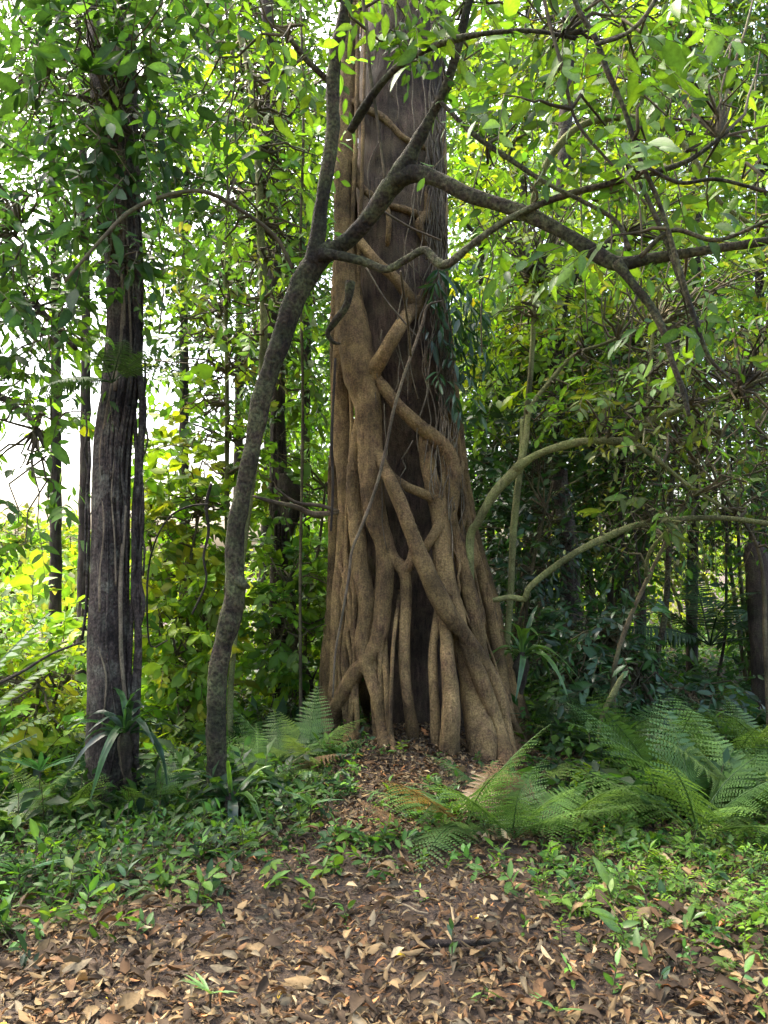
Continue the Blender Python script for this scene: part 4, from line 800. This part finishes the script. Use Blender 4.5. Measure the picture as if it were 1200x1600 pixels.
# ================================================================== leaf litter
def leaf_meshes(n, c):
    return [mk_mesh('fallen_leaf', v, t, M_DEAD, c[None] * f * (1 + .25 * rb[:, None])) for v, t, rb in DEAD for f in (.75, 1.1)]
def litter():
    rng = np.random.default_rng(99); n = 60000
    y = 2.1 + 6.5 * rng.random(n) ** 1.95; x = rng.uniform(-1, 1, n) * (.7 + .58 * y) + .1
    m = 8000; y[:m] = rng.uniform(4.2, 6.3, m); x[:m] = rng.normal(.2, .75, m)
    z = H(x, y) + rng.uniform(.002, .035, n); P = np.column_stack([x, y, z])
    a = rng.uniform(0, 6.283, n); D = np.column_stack([np.cos(a), np.sin(a), rng.normal(.05, .25, n)]); N = np.column_stack([rng.normal(0, .42, n), rng.normal(0, .42, n), np.ones(n)])
    L = .036 * np.exp(rng.normal(0, .45, n)); L = np.clip(L, .012, .105)
    names = np.array(['tan', 'rust', 'grey', 'umber', 'buff', 'orange', 'gold']); kind = rng.choice(7, n, p=[.25, .2, .15, .33, .05, .017, .003])
    C = np.array([PAL[k] for k in names])[kind] * np.exp(rng.normal(0, .25, (n, 1))); wid = np.where(rng.random(n) < .2, rng.uniform(.12, .3, n), rng.uniform(.45, 1.25, n))
    px, py, f = project(P); s = np.where((px > 10) & (px < 1190) & (py > 1300) & (py < 1590), L / f, 0); P[:, 2] += np.where(s > 0, .004, 0)
    big = np.argsort(-s)[:300]; rest = np.ones(n, bool); rest[big] = False
    acc = Acc()
    for tp, m in ((DEAD0, rest),):
        V, T, Cc = scatter(tp, P[m], D[m], N[m], L[m], C[m], rng, .25, wid[m]); acc.add(V, T, Cc)
    V, T, Cc = acc.get()
    tag(part('leaf_litter', V, T, M_DEAD, None, Cc), 'deep carpet of small dead brown leaves over the forest floor', 'leaf litter', kind='stuff')
    P[big, 2] += .012
    word = dict(tan='tan', rust='rust-brown', grey='greyish', umber='dark umber', buff='pale buff', orange='orange', gold='yellow')
    marks = (('the thick dark stick', 710, 1490), ('the tiny fan palm seedling', 328, 1582), ('the feathery fern clump', 800, 1340), ('the glossy ground cover', 130, 1440), ('the creeping green cover', 1060, 1430), ('the lone palm seedling', 870, 1590), ('the fan palm with pale leaflets', 500, 1330))
    med = np.median(L[big])
    for k in range(7):
        ids = big[kind[big] == k]
        if not len(ids): continue
        mm = leaf_meshes(names[k], C[ids].mean(0))
        for i in ids:
            mk = min(marks, key=lambda q: (q[1] - px[i]) ** 2 + 2 * (q[2] - py[i]) ** 2)[0]
            d = D[i] / np.linalg.norm(D[i]); nn = N[i] - d * (N[i] @ d); nn /= np.linalg.norm(nn); ss = np.cross(nn, d)
            M = Matrix(np.vstack([np.column_stack([d * L[i], ss * L[i] * max(.5, wid[i]), nn * L[i], P[i]]), (0, 0, 0, 1)]).tolist())
            o = obj('fallen_leaf', mm[int(rng.integers(0, len(mm)))], None, M); sz = 'big' if L[i] > med else 'smaller'
            tag(o, f'{sz} {word[names[k]]} dead leaf on the litter near {mk}', 'fallen leaf', f'{sz} {word[names[k]]} dead leaves near {mk}')
    # leaves caught in the mound are part of the litter sheet already
litter()

# ================================================================== undergrowth
def in_left(px, py):     # dark broad-leaved cover at the left
    return np.exp(-np.maximum(0, py - (1475 - .32 * px - .0002 * px ** 2)) / 28) * (px < 600) * np.clip((600 - px) / 160, 0, 1)
def undergrowth():
    rng = np.random.default_rng(55); n = 3800
    y = rng.uniform(2.6, 7.5, n); x = rng.uniform(-4.5, .4, n); z = H(x, y); px, py, f = project(np.column_stack([x, y, z]))
    k = rng.random(n) < in_left(px, py); O = np.column_stack([x, y, z])[k]; K = len(O)
    hgt = rng.uniform(.03, .22, K); A = np.column_stack([rng.normal(0, .5, K), rng.normal(-.15, .5, K), np.ones(K)])
    P, D, N, L, C, tw = sprays(O, A, hgt.mean() * 1.5, 7, .062, ('deep', 'mid', 'dark', 'mid', 'fresh'), rng, .25, .25, 1.0)
    V, T, C = scatter(LV1, P, D, N, L, C, rng); o = tag(part('ground_cover', V, T, M_LEAF, None, C), 'dark glossy broad-leaved ground cover around the left trunks', 'ground cover', kind='stuff')
    V, T = thin_tubes(tw, np.full((len(tw), 3), .0025)); part('stems', V, T, M_TWIG, o)
    # fine light green cover at the right
    n = 6500; y = rng.uniform(2.4, 6.5, n); x = rng.uniform(.2, 4, n); z = H(x, y); px, py, f = project(np.column_stack([x, y, z]))
    d = np.clip((px - 800) / 170, 0, 1) * np.clip((1530 - py + (px - 1000) * .15) / 90, 0, 1) * np.clip((py - 1180) / 60, 0, 1)
    k = rng.random(n) < d * .6; O = np.column_stack([x, y, z])[k]; K = len(O)
    A = np.column_stack([rng.normal(0, .7, K), rng.normal(-.1, .7, K), np.ones(K) * .9])
    P, D, N, L, C, tw = sprays(O, A, .17, 12, .034, ('fresh', 'mid', 'lime', 'fresh'), rng, .35, .2, 1.0)
    V, T, C = scatter(LV0, P, D, N, L, C, rng); o = tag(part('ground_cover', V, T, M_LEAF, None, C), 'fine light green creeping cover at the right of the litter', 'ground cover', kind='stuff')
    V, T = thin_tubes(tw, np.full((len(tw), 3), .0018)); part('stems', V, T, M_TWIG, o)
    # scattered weeds over the middle of the litter
    n = 5000; y = rng.uniform(3.3, 5.9, n); x = rng.uniform(-2.2, 2.2, n); px, py, f = project(np.column_stack([x, y, H(x, y)]))
    d = np.clip((1440 - py) / 120, 0, 1) * (.2 + .5 * np.sin(x * 4.1 + 2 * y) * np.sin(y * 5 - x) ) * np.where((px > 560) & (py < 1260) & (px < 800), .15, 1)
    k = rng.random(n) < d; O = np.column_stack([x, y, H(x, y)])[k]; K = len(O); A = np.column_stack([rng.normal(0, .6, K), rng.normal(-.1, .6, K), np.ones(K)])
    P, D, N, L, C, tw = sprays(O, A, .12, 6, .055, ('mid', 'fresh', 'deep', 'mid'), rng, .3, .2, 1.0)
    V, T, C = scatter(LV1, P, D, N, L, C, rng); o = tag(part('ground_cover', V, T, M_LEAF, None, C), 'scattered small weeds poking through the litter before the fig', 'ground cover', kind='stuff')
    V, T = thin_tubes(tw, np.full((len(tw), 3), .002)); part('stems', V, T, M_TWIG, o)
    # dim low plants on the right and behind
    n = 5600; y = 4.8 + 14 * rng.random(n) ** 1.3; x = rng.uniform(-.75, 1, n) * (2.5 + .5 * y); q = ~((np.abs(x - .2) < 1.0) & (y < 7.6)); x, y = x[q], y[q]; O = np.column_stack([x, y, H(x, y)]); K = len(O)
    A = np.column_stack([rng.normal(0, .5, K), rng.normal(-.1, .5, K), np.ones(K)])
    P, D, N, L, C, tw = sprays(O, A, .42, 8, .12, ('deep', 'mid', 'dark', 'mid', 'fresh'), rng, .3, .3, .8)
    V, T, C = scatter(LV0, P, D, N, L, C, rng); o = tag(part('ground_cover', V, T, M_LEAF, None, C), 'knee-high dim undergrowth around and behind the fig', 'ground cover', kind='stuff')
    V, T = thin_tubes(tw, np.full((len(tw), 3), .003)); part('stems', V, T, M_TWIG, o)
undergrowth()
def seedlings():
    rng = np.random.default_rng(66); n = 0
    while n < 90:
        px, py = rng.uniform(10, 1190), rng.uniform(1240, 1580)
        dens = .9 * float(in_left(np.array(px), np.array(py + 40.))) + .10 + .25 * (px > 850)
        if rng.random() > dens: continue
        p = ground_at(px, py); hh = rng.uniform(.04, .16); n += 1
        where = min((('near the thick dark stick', 710, 1490), ('near the tiny fan palm seedling', 328, 1582), ('in front of the feathery fern clump', 800, 1340), ('in the middle of the glossy ground cover', 150, 1400), ('in the creeping green cover', 1060, 1420), ('near the fan palm with pale leaflets', 480, 1320), ('at the foot of the vine-wrapped trunk', 180, 1290), ('under the right-hand fern bank', 1120, 1320), ('near the low fan palm in the cover', 30, 1420)), key=lambda q: (q[1] - px) ** 2 + 2 * (q[2] - py) ** 2)[0]
        where = ('taller ' if hh > .1 else 'low ') + 'broad-leaved green seedling ' + where
        t = thing('seedling', where, 'seedling', p.tolist(), where.replace('seedling ', 'seedlings '))
        A = np.array([[rng.normal(0, .25), rng.normal(0, .25), 1.]])
        P, D, N, L, C, tw = sprays(p[None], A, hh, 5, rng.uniform(.04, .075), ('mid', 'fresh', 'fresh', 'deep'), rng, .1, .25, 1.1)
        V, T = thin_tubes(tw, np.full((1, 3), .003), 5); part('stem', V, T, M_TWIG, t)
        leaf_objects(t, LV2, P, D, N, L, C, M_GLOSS, ncol=1, rng=rng)
seedlings()
def palm(px, py, n, size, label, col, seed, h=.06):
    rng = np.random.default_rng(seed); p = ground_at(px, py); t = thing('palm_seedling', label, 'palm seedling', p.tolist()); o = p + np.array((0, 0, h))
    V, T = thin_tubes(np.linspace(p, o, 4)[None], np.full((1, 4), .004), 5); part('stem', V, T, M_TWIG, t)
    a = np.linspace(-1.9, 1.9, n) + rng.normal(0, .06, n); ax = rng.uniform(-2.2, -.9)
    D = np.column_stack([np.cos(ax + a), np.sin(ax + a), .55 + .5 * np.cos(a)]); N = np.column_stack([-D[:, 0] * .5, -D[:, 1] * .5, np.ones(n)])
    tp = [leaf_template((.25, .5, .8), .055, .02, .2)]
    leaf_objects(t, tp, np.repeat(o[None], n, 0), D, N, size * rng.uniform(.8, 1.1, n), np.tile(np.array(col), (n, 1)), M_FERN, 'leaflet', 1, rng)
palm(328, 1582, 9, .12, 'tiny fan-leaved palm seedling on the open litter', (.09, .17, .05), 1)
palm(485, 1290, 11, .2, 'fan palm seedling with pale leaflets below the leaning tree', (.06, .13, .05), 2, .12)
palm(60, 1290, 13, .3, 'larger fan palm seedling at the left edge of the undergrowth', (.03, .10, .035), 3, .35)
palm(30, 1400, 11, .22, 'low fan palm seedling in the glossy cover at the left', (.05, .13, .05), 4, .1)
palm(870, 1600, 8, .1, 'small palm seedling near the creeping cover', (.08, .16, .04), 5, .04)
